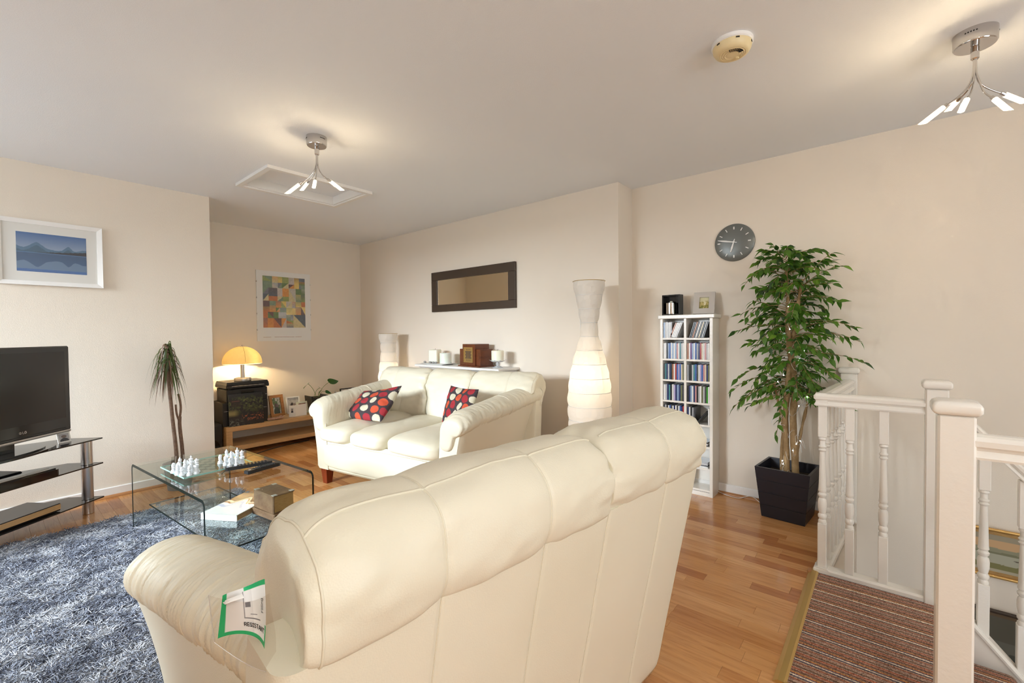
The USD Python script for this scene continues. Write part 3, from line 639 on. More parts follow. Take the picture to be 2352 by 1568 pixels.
# ================================================================== GLASS TABLE AND WHAT IS ON IT
TZ = .42; TR = 4.5
tb = thing('coffee_table', 'bent clear glass coffee table with a lower glass shelf, standing on the rug', 'table', (.883, 3.018, .012), TR)
hx, hy, gt, br = .272, .545, .015, .035
def bent(off):
    """centre line of the bent sheet in y-z"""
    o = [(-hy+off, 0)]
    for a in np.linspace(180, 90, 9): o.append((-hy+br + (br-off)*math.cos(math.radians(a)), TZ-.012-br + (br-off)*math.sin(math.radians(a))))
    return o + [(-y, z) for y, z in o[::-1]]
outer, inner = bent(0), bent(gt)
part('glass_sheet', prism_x(outer + inner[::-1], -hx+.0015, hx-.0015), M['table_glass'], tb, smooth=25)
for x0, x1 in ((-hx, -hx+.0015), (hx-.0015, hx)): part('glass_edge', prism_x(outer + inner[::-1], x0, x1), M['glass_edge'], tb, label='dark polished glass edge')
part('lower_shelf', bx(-hx+.08, hx-.08, -hy+gt, hy-gt, .128, .136), M['table_glass'], tb)
for sx in (-1, 1): part('shelf_edge', bx(sx*(hx-.08)-.001, sx*(hx-.08)+.001, -hy+gt, hy-gt, .128, .136), M['glass_edge'], tb)
part('shelf_edge', cat(bx(-hx+.08, hx-.08, -hy+gt, -hy+gt+.004, .128, .1345), bx(-hx+.08, hx-.08, hy-gt-.004, hy-gt, .128, .1345)), M['glass_edge'], tb)
for sx in (-1, 1):
    for sy in (-1, 1): part('shelf_fixing', cyl(.012, .118, .128, (sx*(hx-.12), sy*(hy-.03)), 16), M['chrome'], tb)
ZT = TZ + .0125
cb = thing('chess_board', 'square pale green glass chess board lying on the coffee table', 'chess board', (.835, 3.05, ZT), TR)
part('board', bx(-.175, .175, -.175, .175, .004, .011), M['board_glass'], cb)
part('board_edge', prism(sbox(-.1765, -.1765, .1765, .1765).difference(sbox(-.175, -.175, .175, .175)), .004, .011), M['board_edge'], cb)
for sx in (-1, 1):
    for sy in (-1, 1): part('foot', cyl(.008, 0, .004, (sx*.16, sy*.16), 12), M['glass_clear'], cb)
sq = [bx(-.15+.0375*i, -.15+.0375*(i+1), -.15+.0375*j, -.15+.0375*(j+1), .011, .0113) for i in range(8) for j in range(8) if (i+j) % 2]
part('frosted_squares', cat(*sq), M['board_glass'], cb)
PC = {'pawn': [(0, 0), (.0125, 0), (.0135, .004), (.012, .009), (.0075, .014), (.0055, .024), (.009, .028), (.006, .031), (.0085, .037), (.0085, .042), (.005, .047), (0, .048)],
      'rook': [(0, 0), (.014, 0), (.015, .005), (.013, .010), (.0095, .016), (.0085, .036), (.012, .040), (.0125, .050), (.0085, .050), (.0085, .046), (0, .046)],
      'bishop': [(0, 0), (.014, 0), (.015, .005), (.0125, .011), (.008, .018), (.006, .038), (.010, .042), (.0065, .045), (.0095, .054), (.007, .062), (.003, .067), (.0035, .070), (0, .072)],
      'queen': [(0, 0), (.015, 0), (.016, .005), (.0135, .012), (.009, .02), (.0065, .048), (.011, .052), (.007, .055), (.012, .070), (.009, .070), (.004, .074), (.004, .078), (0, .079)],
      'king': [(0, 0), (.015, 0), (.016, .005), (.0135, .012), (.009, .02), (.007, .052), (.0115, .056), (.0075, .06), (.0115, .074), (.006, .078), (0, .079)]}
meshes = {k: lathe(v, 14) for k, v in PC.items()}
meshes['king'] = cat(meshes['king'], bx(-.0016, .0016, -.0016, .0016, .078, .092), bx(-.005, .005, -.0016, .0016, .083, .0865))
kn = prism([(-.008, 0), (.007, 0), (.006, .012), (.010, .018), (.017, .020), (.017, .025), (.008, .037), (.004, .043), (-.002, .038), (-.008, .028)], -.005, .005); kn.vertices = kn.vertices[:, [0, 2, 1]]*[1, 1, 1] + [0, 0, .014]; kn.invert()
meshes['knight'] = cat(lathe([(0, 0), (.014, 0), (.015, .005), (.012, .011), (.009, .016), (0, .016)], 14), kn)
order = ['rook', 'knight', 'bishop', 'queen', 'king', 'bishop', 'knight', 'rook'] + ['pawn']*8
NTH = ['first', 'second', 'third', 'fourth', 'fifth', 'sixth', 'seventh', 'eighth']
ca, sa = math.cos(math.radians(TR)), math.sin(math.radians(TR))
def chess(cx_, cy_, mat, tone, where, seed):
    pr = random.Random(seed); pts = []
    pts = [(cx_ + (i-1)*.033 + (.012 if j % 2 else 0) + pr.uniform(-.002, .002), cy_ + (j-2.5)*.0325 + pr.uniform(-.002, .002)) for j in range(6) for i in range(3)]
    pts = [p for k, p in enumerate(pts) if k not in (0, 17)]
    pts.sort(key=lambda p: -p[0] - p[1]*.3); seq = {}
    ranks = {}
    for kind in set(order):
        ids = [i for i, k_ in enumerate(order) if k_ == kind]; ids.sort(key=lambda i: pts[i][0]*.75 - pts[i][1]*.65)
        for r_, i in enumerate(ids): ranks[i] = r_
    for q_, (kind, (a, b)) in enumerate(zip(order, pts)):
        n = order.count(kind); lab = f'{tone} glass chess {kind} in the {where} cluster on the board' + ('' if n == 1 else f', {NTH[ranks[q_]]} {kind} from the left')
        wx, wy = .835 + a*ca - b*sa, 3.05 + a*sa + b*ca
        t_ = rot(meshes[kind], pr.uniform(0, 360))
        o = lone('chess_' + kind, t_, M[mat], lab, 'chess piece', f'{tone} {kind}s' if n > 1 else None, smooth=35)
        UsdGeom.Xformable(o).AddTranslateOp().Set(Gf.Vec3d(wx, wy, ZT + .0113))
chess(-.145, -.075, 'glass_clear', 'clear', 'left', 5); chess(.078, -.105, 'glass_frost', 'frosted', 'right', 6)
def remote(label, loc, rz, l, w, mat, wide):
    t = thing('remote_control', label, 'remote control', loc, rz, 'remote controls')
    o = [(-l/2, -w/2*.9), (-l/2+.01, -w/2), (0, -w/2*wide), (l/2-.01, -w/2), (l/2, -w/2*.8), (l/2, w/2*.8), (l/2-.01, w/2), (0, w/2*wide), (-l/2+.01, w/2), (-l/2, w/2*.9)]
    part('body', prism(o, 0, .017), mat, t); part('face', prism([(x*.96, y*.86) for x, y in o], .017, .0185), M['black_gloss'], t)
    for i in range(9):
        for j in range(3): part('button', bx(-l*.36 + i*l*.075 - .004, -l*.36 + i*l*.075 + .004, (j-1)*w*.26-.004, (j-1)*w*.26+.004, .0185, .0208), M['black_matt'], t)
    part('logo_plate', bx(l*.36, l*.42, -.006, .006, .0185, .0192), M['silver_paint'], t)
remote('longer black remote control lying nearer the chess pieces', (.985, 2.845, ZT), 180-14, .235, .045, M['black_plastic'], 1.0)
remote('shorter black remote control with a waisted body at the table edge', (1.012, 2.722, ZT), 180+12, .19, .045, M['black_plastic'], .8)
SZ = .012 + .1365
def pic_top(m, c, name, parent, mat='print_gloss'): part(name, m, M[mat], parent, col=c)
bk = thing('picture_book', 'thick picture book with a white and brown swirl cover on the glass shelf', 'book', (.982, 2.985, SZ), 31)
part('cover', cat(bx(-.165, .165, -.115, .115, 0, .003), bx(-.165, .165, -.115, .115, .033, .036), bx(-.165, -.160, -.115, .115, 0, .036)), M['paper_white'], bk)
part('page_block', bx(-.160, .160, -.111, .111, .003, .033), M['old_pages'], bk)
def swirl(u, v):
    w = u + .10*np.sin(v*9) + .05*np.sin(v*17+2); C = np.zeros(u.shape + (3,)); C[:] = lin(238, 236, 232)
    C[w > .38] = lin(205, 205, 225); C[w > .46] = lin(240, 238, 235); C[w > .55] = lin(170, 110, 60); C[w > .59] = lin(232, 215, 190); C[w > .66] = lin(75, 22, 18); C[(w > .80)] = lin(110, 60, 30); return C
pic_top(*sheet(lambda u, v: np.stack([-.165+.33*u, -.115+.23*v, u*0+.0362]), 70, 60, swirl), 'cover_print', bk)
for k, (z0, h_, sc, rz) in enumerate(((0, .038, 1.0, 0), (.038, .105, .94, -2))):
    ob = thing('antique_book', ['thin old brown leather book at the bottom of the pile on the glass shelf', 'thick old brown leather book with metal corners on top of the pile'][k], 'book', (1.084, 2.752, SZ+z0), 8+rz, 'old leather books')
    a, b = .066*sc, .115*sc
    part('cover', cat(bx(-a, a, -b, b, 0, .008, .003), bx(-a, a, -b, b, h_-.008, h_, .003)), M['old_leather'], ob)
    part('spine', bx(-a-.004, -a+.008, -b, b, 0, h_, .005), M['old_leather'], ob)
    part('page_block', bx(-a+.006, a-.006, -b+.006, b-.006, .008, h_-.008), M['old_pages'], ob)
    if k:
        for sx in (-1, 1):
            for sy in (-1, 1): part('corner_mount', bx(sx*(a-.012)-.013, sx*(a-.012)+.013, sy*(b-.012)-.013, sy*(b-.012)+.013, h_-.002, h_+.0015, .001), M['silver_paint'], ob)

# ================================================================== TV CORNER
def stand_xy(x, y, rz=36.0, o=(.521, 4.139)):
    a = math.radians(rz); return (o[0] + x*math.cos(a) - y*math.sin(a), o[1] + x*math.sin(a) + y*math.cos(a))
ts = thing('tv_stand', 'corner television stand with three black glass shelves on silver posts', 'tv stand', (.521, 4.139, 0), 36)
sh = Polygon([(-1.06, 0), (0, 0), (-.045, .22), (-.24, .345), (-.80, .345), (-1.01, .22)]).buffer(-.006).buffer(.006, quad_segs=3)
for z in (.090, .325, .496): part('glass_shelf', prism(sh, z, z+.008), M['smoked_glass'], ts)
for px0 in (-.062, -.995):
    for z0, z1 in ((.0, .090), (.098, .325), (.333, .496)): part('post', cyl(.031, z0, z1, (px0, .058), 28, c=.002), M['brushed_steel'], ts, smooth=30)
part('back_post', cyl(.028, 0, .496, (-.52, .305), 24), M['black_plastic'], ts, smooth=30)
tv = thing('television', 'flat black television standing angled on the glass stand', 'television', (.05, 3.882, .504), 43)
part('pedestal', cat(prism(Polygon([(math.cos(a)*.30, math.sin(a)*.125) for a in np.linspace(0, 6.28, 33)[:-1]]), 0, .012), prism(Polygon([(math.cos(a)*.24, math.sin(a)*.10) for a in np.linspace(0, 6.28, 33)[:-1]]), .012, .019)), M['black_gloss'], tv)
part('neck', bx(-.09, .09, .005, .05, .012, .11, .008), M['black_gloss'], tv)
tvw, tvh, tz = .40, .55, .085
part('casing', bx(-tvw, tvw, -.035, .045, tz, tz+tvh, .008), M['black_gloss'], tv)
part('screen', bx(-tvw+.038, tvw-.038, -.0365, -.034, tz+.085, tz+tvh-.035), M['tv_screen'], tv)
part('bottom_trim', prism_x([(-.036, tz+.004), (-.041, tz-.004), (-.034, tz-.012), (.0, tz-.004), (.0, tz+.004)], -tvw+.01, tvw-.01), M['silver_paint'], tv)
lg = meshkit.text_mesh('LG', .014, .0012, True); lg = rot(lg, 90, (1, 0, 0)); lw = lg.bounds[1, 0]-lg.bounds[0, 0]
lettering = mv(lg, -lg.bounds[0, 0] - lw/2 + .100, -.0355, tz+.036)
ringm = trimesh.creation.annulus(.0058, .0073, .0012, sections=28); ringm = rot(ringm, 90, (1, 0, 0))
part('brand_lettering', cat(lettering, mv(ringm, -lw/2+.088, -.0358, tz+.043), bx(-lw/2+.0872, -lw/2+.0886, -.0365, -.0352, tz+.040, tz+.0465), bx(-lw/2+.088, -lw/2+.092, -.0365, -.0352, tz+.0395, tz+.0408)), M['brushed_steel'], tv)
part('speaker_grille', bx(-tvw+.04, tvw-.04, -.0362, -.034, tz+.016, tz+.022), M['black_matt'], tv)
pf = thing('photo_card', 'tiny white-edged photograph standing on the glass stand beside the television', 'photo', (*stand_xy(-.155, .105), .5045), 28)
def portrait(u, v):
    C = np.zeros(u.shape + (3,)); C[:] = lin(180, 178, 182); C[((u-.5)/.26)**2 + ((v-.62)/.2)**2 < 1] = lin(120, 105, 100); C[((u-.5)/.42)**2 + ((v-.1)/.32)**2 < 1] = lin(45, 48, 60); return C
lean_f = lambda w, h, t, x0=0: (lambda u, v: np.stack([x0 - w/2 + w*u, v*h*t, v*h*math.sqrt(1-t*t)]))
part('card', rot(bx(-.036, .036, .0, .003, 0, .068), -14, (1, 0, 0)), M['paper_white'], pf)
m, c = sheet(lambda u, v: np.stack([-.028+.056*u, u*0-.0006, .010+.05*v]), 24, 24, portrait); part('photo_print', rot(m, -14, (1, 0, 0)), M['print_gloss'], pf, col=c)
stb = thing('set_top_box', 'flat black set-top box at the back of the middle glass shelf', 'set-top box', (*stand_xy(-.62, .178), .3335), 36)
part('case', bx(-.21, .21, -.085, .085, .006, .062, .004), M['black_plastic'], stb); part('front_panel', bx(-.208, .208, -.0865, -.084, .010, .058), M['black_gloss'], stb)
dial = trimesh.creation.annulus(.012, .016, .002, sections=24); part('dial_ring', mv(rot(dial, 90, (1, 0, 0)), .08, -.0865, .034), M['silver_paint'], stb)
part('foot', cat(*[bx(a-.012, a+.012, b-.012, b+.012, 0, .006) for a in (-.18, .18) for b in (-.065, .065)]), M['black_matt'], stb)
gc = thing('media_player', 'rounded black and silver player lying at the front of the middle glass shelf', 'media player', (*stand_xy(-.53, .030), .3335), 36)
o = Polygon([(-.21, -.035), (.21, -.035), (.21, .035), (-.21, .035)]).buffer(.022)
part('case', cat(prism(o, .004, .046), prism(o.buffer(-.012), .046, .054)), M['black_gloss'], gc)
part('silver_band', prism([(-.20, -.034), (.05, -.042), (.205, -.012), (.19, .012), (.04, -.010), (-.20, .0)], .054, .0556), M['silver_paint'], gc, label='silver band')
part('label_plate', bx(-.19, -.10, -.030, -.008, .0556, .0568), M['paper_white'], gc)
lp = thing('dvd_recorder', 'slim black recorder with a wood-toned front edge on the lowest glass shelf', 'recorder', (*stand_xy(-.48, .12), .0985), 36)
part('case', bx(-.215, .215, -.10, .13, .004, .050, .003), M['black_gloss'], lp); part('front_strip', bx(-.213, .213, -.1025, -.0995, .014, .046), M['oak_veneer'], lp, label='pale wood-toned front strip')
part('foot', cat(*[bx(a-.012, a+.012, b-.012, b+.012, 0, .004) for a in (-.18, .18) for b in (-.07, .10)]), M['black_matt'], lp)

# ================================================================== PICTURES ON THE WALLS
def bevel_frame_x(x0, x1, z0, z1, w, d, name, mat, parent):
    """four mitred bars facing -y, wall plane at y=0"""
    A = [(x0, z0), (x1, z0), (x1, z1), (x0, z1)]; B = [(x0+w, z0+w), (x1-w, z0+w), (x1-w, z1-w), (x0+w, z1-w)]
    for k in range(4):
        a, b, c_, e = A[k], A[(k+1) % 4], B[(k+1) % 4], B[k]
        V = [(a[0], 0, a[1]), (b[0], 0, b[1]), (c_[0], 0, c_[1]), (e[0], 0, e[1]), (a[0], -d, a[1]), (b[0], -d, b[1]), (c_[0], -d*.62, c_[1]), (e[0], -d*.62, e[1])]
        part(name, trimesh.convex.convex_hull(np.array(V)), mat, parent)
pl = thing('framed_picture', 'white framed print of blue mountains and a lake on the left wall above the television', 'picture', (.325, YL, 1.77))
bevel_frame_x(-.262, .255, -.219, .219, .028, .026, 'frame_bar', M['white_satin'], pl)
part('mat_board', bx(-.236, .229, -.009, -.006, -.193, .193), M['mat_board'], pl)
def lake(u, v):
    C = np.zeros(u.shape + (3,)); sky = v > .5
    s = np.clip((v-.5)/.5, 0, 1)[..., None]; C[:] = lin(150, 165, 185)*(1-s) + lin(70, 105, 155)*s
    n = lambda f, sd: meshkit.fbm(np.stack([u*f, u*0, u*0+sd], -1), 4, sd)
    m1 = .60 + .16*np.exp(-((u-.27)/.11)**2) + .13*np.exp(-((u-.73)/.06)**2) + .05*np.exp(-((u-.95)/.1)**2) + .05*(n(9, 2)-.5) + .05*np.exp(-((u)/.06)**2)
    m2 = .52 + .11*u - .02 + .03*(n(14, 4)-.5)
    C[v < m1] = lin(82, 112, 138); C[v < m1-.08] = lin(70, 98, 120); C[v < m2 - .02] = lin(62, 80, 92); C[(v < .515 + .16*(u-.45)) & (u > .4)] = lin(52, 52, 58)
    w = v < .50; C[w] = (lin(62, 92, 128)*(1-v[w][:, None]*.6) + lin(60, 72, 88)*v[w][:, None]*.6)
    r = .50 - (m1-.5)*1.0; lit = (v < r - .1 + .02*(n(20, 8)-.5)); C[lit & w] = lin(98, 122, 150); C[(v > .485) & (v < .50)] = lin(92, 130, 175); C[v < .07] = lin(70, 105, 160)
    return C
part('print', *[sheet(lambda u, v: np.stack([-.170+.340*u, u*0-.0098, -.128+.262*v]), 120, 90, lake)][0][:1], M['print_gloss'], pl, col=sheet(lambda u, v: np.stack([u, u, u]), 120, 90, lake)[1])
part('glazing', bx(-.236, .229, -.0135, -.012, -.193, .193), M['picture_glass'], pl)
po = thing('poster', 'white clip-framed poster of an abstract patchwork of yellow, green and plum blocks in the alcove', 'poster', (2.272, YA, 1.525))
PAL = [lin(*c) for c in ((222, 190, 95), (214, 200, 150), (196, 190, 180), (110, 118, 135), (90, 128, 70), (226, 150, 60), (95, 60, 70), (150, 165, 90), (205, 195, 190), (70, 90, 110), (200, 110, 50), (175, 180, 185), (236, 205, 110), (120, 150, 125))]
pr = random.Random(33); cells = []
def split(x0, x1, y0, y1, d):
    if d == 0 or (d < 3 and pr.random() < .05): cells.append((x0, x1, y0, y1, pr.choice(PAL), pr.choice(PAL), pr.choice((0, 1, 2, 3, 3)))); return
    t = pr.uniform(.36, .64)
    if (x1-x0)*.8 > (y1-y0): split(x0, x0+(x1-x0)*t, y0, y1, d-1); split(x0+(x1-x0)*t, x1, y0, y1, d-1)
    else: split(x0, x1, y0, y0+(y1-y0)*t, d-1); split(x0, x1, y0+(y1-y0)*t, y1, d-1)
split(0, 1, 0, 1, 6)
def patch(u, v):
    C = np.zeros(u.shape + (3,))
    for x0, x1, y0, y1, a, b, k in cells:
        i = (u >= x0) & (u <= x1) & (v >= y0) & (v <= y1); s = (u[i]-x0)/(x1-x0); t = (v[i]-y0)/(y1-y0)
        w = {0: s*0, 1: (s > t)*1.0, 2: (s + t > 1)*1.0, 3: t*.6}[k][:, None]; C[i] = .8*(a*(1-w) + b*w) + .2*lin(190, 182, 168)
    n = meshkit.fbm(np.stack([u*40, v*40, u*0], -1), 3, 3)[..., None]; return C*(.85+.3*n)
part('backing_sheet', bx(-.302, .302, -.008, -.001, -.397, .397), M['paper_white'], po)
m, c = sheet(lambda u, v: np.stack([-.237+.474*u, u*0-.0088, -.245+.585*v]), 120, 150, patch); part('print', m, M['print_matt'], po, col=c)
cap = [bx(x0, x0+w, -.0090, -.0085, -.355, -.3515) for x0, w in ((-.24, .016), (-.222, .03), (-.19, .022), (-.165, .008), (-.12, .03), (-.088, .018), (-.066, .03), (-.032, .012), (-.017, .026), (.012, .034), (.05, .02), (.073, .028), (.115, .02), (.138, .03), (.171, .016))]
part('caption_line', cat(*cap), M['wood_quadrant'], po, label='line of small print')
part('glazing', bx(-.302, .302, -.0112, -.0095, -.397, .397), M['picture_glass'], po)
for sx in (-1, 1):
    for z in (-.27, -.09, .09, .27): part('clip', bx(sx*.302-.003, sx*.302+.003, -.013, 0, z-.008, z+.008), M['chrome'], po)
mi = thing('wall_mirror', 'wide dark brown framed mirror on the back wall above the mantel', 'mirror', (XB, 3.283, 1.649))
for a in ((-.603, .603, .128, .217), (-.603, .603, -.217, -.142), (-.603, -.517, -.142, .128), (.520, .603, -.142, .128)):
    part('frame_bar', bx(-.030, -.002, a[0], a[1], a[2], a[3], .003), M['dark_frame'], mi)
part('mirror_glass', bx(-.016, -.012, -.517, .520, -.142, .128), M['mirror_glass'], mi)
part('bevel_edge', cat(bx(-.0175, -.016, .508, .520, -.142, .128), bx(-.0175, -.016, -.517, -.508, -.142, .128)), M['chrome'], mi)
part('back_board', bx(-.012, 0, -.58, .58, -.19, .19), M['black_matt'], mi)
def stair_picture(lab, y0, y1, z0, z1, mat, w, colf):
    t = thing('stairwell_picture', lab, 'picture', (XR, 0, 0))
    for k, m in enumerate((tube([(-.012, y0, z1-w/2), (-.012, y1, z1-w/2)], w/2, 12), tube([(-.012, y0, z0+w/2), (-.012, y1, z0+w/2)], w/2, 12), tube([(-.012, y0+w/2, z0), (-.012, y0+w/2, z1)], w/2, 12), tube([(-.012, y1-w/2, z0), (-.012, y1-w/2, z1)], w/2, 12))): part('frame_bar', m, mat, t, smooth=40)
    part('mat_board', bx(-.010, -.001, y0+w*.5, y1-w*.5, z0+w*.5, z1-w*.5), M['old_pages'] if w < .02 else M['dial_dark'], t)
    b = w + .018
    m, c = sheet(lambda u, v: np.stack([u*0-.0108, y1-b-(y1-y0-2*b)*u, z0+b+(z1-z0-2*b)*v]), 90, 60, colf); part('print', m, M['print_matt'], t, col=c)
def moor(u, v):
    C = np.zeros(u.shape + (3,)); n = lambda f, s: meshkit.fbm(np.stack([u*f, v*f*.6, u*0+s], -1), 4, s)
    C[:] = lin(196, 160, 118); C[v > .86] = lin(150, 140, 118); h = .62 + .14*n(4, 3) - .05; C[v < h] = lin(140, 138, 112); C[v < h-.1] = lin(118, 116, 88); C[v < .48] = lin(168, 166, 146); C[v < .2 + .05*n(20, 6)] = lin(120, 116, 70); C[v < .08] = lin(170, 162, 140)
    tr = np.hypot(u-.62, (v-.33)*.8) < .11*n(30, 2)*1.6; C[tr & (n(60, 5) > .5)] = lin(90, 80, 62); C[(abs(u-.615) < .006) & (v > .12) & (v < .35)] = lin(70, 58, 44); return C
def dusk(u, v):
    C = np.zeros(u.shape + (3,)); n = lambda f, s: meshkit.fbm(np.stack([u*f, v*f, u*0+s], -1), 4, s)
    C[:] = lin(86, 82, 70); C[v < .6] = lin(100, 98, 88); C[v < .45 + .2*n(6, 2)-.1] = lin(66, 68, 60); C[(v < .3 + .3*n(9, 4) - .15)] = lin(44, 46, 44); C[v < .15] = lin(30, 32, 36); return C
stair_picture('gold framed moorland print with a bare tree, upper of two pictures down the stairwell', -.80, -.215, -.148, .120, M['gold_frame'], .017, moor)
stair_picture('dark framed dusk landscape, lower of two pictures down the stairwell', -.95, -.25, -.72, -.318, M['dark_frame'], .020, dusk)
# wall clock
wc = thing('wall_clock', 'round dark grey wall clock with pale baton markers', 'clock', (XR, .850, 1.829))
dome_p = [(0, .026), (.05, .0255), (.09, .023), (.120, .017), (.132, .010), (.134, .004), (.130, 0), (0, 0)]
yz = lambda m: mv(rot(m, -90, (0, 1, 0)), 0, 0, 0)
part('face', yz(lathe(dome_p[::-1], 64)), M['clock_face'], wc, smooth=40)
for k in range(12):
    a = math.radians(k*30); l = .034 if k % 3 == 0 else .022; r1 = .122; w_ = .0042 if k % 3 == 0 else .0028
    m = bx(-.0012, 0, -w_, w_, r1-l-.012, r1-.012); m = mv(rot(m, 0), -.0215 if k % 3 == 0 else -.0225, 0, 0); part('marker', rot(m, math.degrees(a), (1, 0, 0)), M['clock_white'], wc)
def hand(ang, l, w_, x): return rot(mv(prism_x([(-w_*.4, -.022), (w_*.4, -.022), (w_, l*.55), (w_*.4, l), (-w_*.4, l), (-w_, l*.55)], 0, .0014), x, 0, 0), ang, (1, 0, 0))
part('hour_hand', hand(180+16, .072, .0062, -.0295), M['clock_white'], wc); part('minute_hand', hand(282, .108, .0056, -.0318), M['clock_white'], wc); part('hub', yz(cyl(.007, .024, .034)), M['clock_white'], wc)

# ================================================================== ALCOVE
be = thing('low_bench', 'low oak-veneer television bench along the alcove wall', 'bench', (1.515, 4.945, 0))
part('top', bx(0, 1.62, 0, .40, .245, .292, .003), M['oak_veneer'], be); part('side_panel', bx(0, .055, .0015, .40, .045, .245), M['oak_veneer'], be); part('side_panel', bx(1.565, 1.62, .0015, .40, .045, .245), M['oak_veneer'], be)
part('shelf', bx(.055, 1.565, .0015, .40, .052, .096, .002), M['oak_veneer'], be)
for a in (.06, 1.50):
    for b in (.03, .33): part('foot', bx(a, a+.05, b, b+.05, 0, .052), M['black_matt'], be)
BZ = .292
def box_thing(name, lab, cat_, loc, rz, w, d, h, mat, extra=()):
    t = thing(name, lab, cat_, loc, rz); part('case', bx(-w/2, w/2, -d/2, d/2, 0, h, .004), mat, t)
    for nm, m, mt in extra: part(nm, m, M[mt], t)
    return t
box_thing('hifi_speaker_box', 'black hi-fi unit forming the base of the stack on the bench', 'hi-fi', (1.715, 5.155, BZ), 0, .42, .30, .235, M['black_matt'], [('front_panel', bx(-.205, .205, -.153, -.149, .01, .225), 'black_plastic'), ('trim_line', bx(-.20, .20, -.1545, -.152, .15, .153), 'silver_paint')])
box_thing('hifi_amplifier', 'black amplifier in the middle of the hi-fi stack', 'hi-fi', (1.735, 5.155, BZ+.235), 0, .38, .28, .128, M['black_matt'], [('front_panel', bx(-.188, .188, -.143, -.139, .006, .122), 'black_plastic'), ('display', bx(-.06, .06, -.1445, -.142, .08, .105), 'black_gloss'), ('knob', mv(rot(cyl(.016, 0, .012), 90, (1, 0, 0)), .13, -.142, .06), 'black_gloss'), ('light_strip', bx(.17, .185, -.1445, -.142, .05, .054), 'silver_paint')])
tt = thing('record_player', 'black record player with a tinted lid on top of the hi-fi stack', 'record player', (1.735, 5.15, BZ+.363), 0)
part('plinth', bx(-.20, .20, -.165, .165, .008, .042, .006), M['black_plastic'], tt); v = np.array([(sx*(.198 if z < .05 else .188), sy*(.163 if z < .05 else .150), z) for sx in (-1, 1) for sy in (-1, 1) for z in (.043, .072)])
part('lid', trimesh.convex.convex_hull(v), M['black_gloss'], tt); part('hinge_strip', bx(-.15, .15, -.167, -.164, .030, .034), M['silver_paint'], tt)
part('foot', cat(*[cyl(.016, 0, .008, (a, b), 12) for a in (-.16, .16) for b in (-.13, .13)]), M['black_matt'], tt)
LZt = BZ + .363 + .072
tl = thing('table_lamp', 'lit amber mushroom table lamp on the record player', 'lamp', (1.733, 5.13, LZt))
part('base', lathe([(0, 0), (.074, 0), (.078, .004), (.078, .022), (.074, .027), (.02, .029), (0, .029)], 40), M['brushed_steel'], tl, smooth=35)
part('stem', cyl(.0185, .029, .235, n=24), M['brushed_steel'], tl, smooth=30)
R = .180; hs = .168
shp = [(R, .178), (R*1.0, .186)] + [(R*math.cos(a), .186 + hs*math.sin(a)) for a in np.linspace(.05, 1.52, 16)]
inn = [(r-.004, z-.003) for r, z in shp[::-1]]
part('shade', lathe(shp + inn, 48), M['opal_shade'], tl, smooth=50)
part('finial', lathe([(0, .352), (.022, .353), (.022, .357), (.007, .360), (.008, .366), (0, .37)], 20), M['brushed_steel'], tl, smooth=40)
part('spider', cat(bx(-.17, .17, -.003, .003, .226, .230), bx(-.003, .003, -.17, .17, .226, .230)), M['brushed_steel'], tl)
for a in (20, 140, 260):
    sp = [((R+.0015)*math.cos(t), 0, .186 + (hs+.001)*math.sin(t)) for t in np.linspace(.06, 1.45, 10)]; part('shade_rib', rot(tube(sp, .0016, 5), a), M['brass_dial'], tl, smooth=True)
part('bulb', mv(trimesh.creation.icosphere(3, .030), 0, 0, .27), M['bulb_frost'], tl, smooth=True)
def sphere_light(name, pos, r, power, col):
    l = UsdLux.SphereLight.Define(stage, name); l.AddTranslateOp().Set(Gf.Vec3d(*map(float, pos))); l.CreateRadiusAttr(r); l.CreateIntensityAttr(power); l.CreateColorAttr(Gf.Vec3f(*col)); return l
sphere_light('/World/lamp_light_table', (1.733, 5.13, LZt+.235), .028, 680.0, (1.0, .74, .40))
box_thing('floor_speaker', 'black loudspeaker on the floor at the left end of the oak bench', 'speaker', (1.395, 5.14, 0), 0, .21, .27, .325, M['black_matt'], [('grille_frame', bx(-.095, .095, -.141, -.134, .02, .31), 'black_plastic'), ('cone', mv(rot(lathe([(0, 0), (.03, 0), (.07, .02), (.075, .024), (.078, .02), (.078, 0)], 28), 90, (1, 0, 0)), 0, -.138, .11), 'black_gloss'), ('tweeter', mv(rot(lathe([(0, .01), (.02, .006), (.028, .008), (.03, 0)], 20), 90, (1, 0, 0)), 0, -.138, .25), 'black_gloss'), ('badge', bx(.05, .08, -.142, -.140, .03, .036), 'silver_paint')])
rs = thing('record_sleeve', 'dark record sleeve with a garden photograph leaning against the hi-fi stack', 'record sleeve', (1.705, 4.955, BZ+.001), -3)
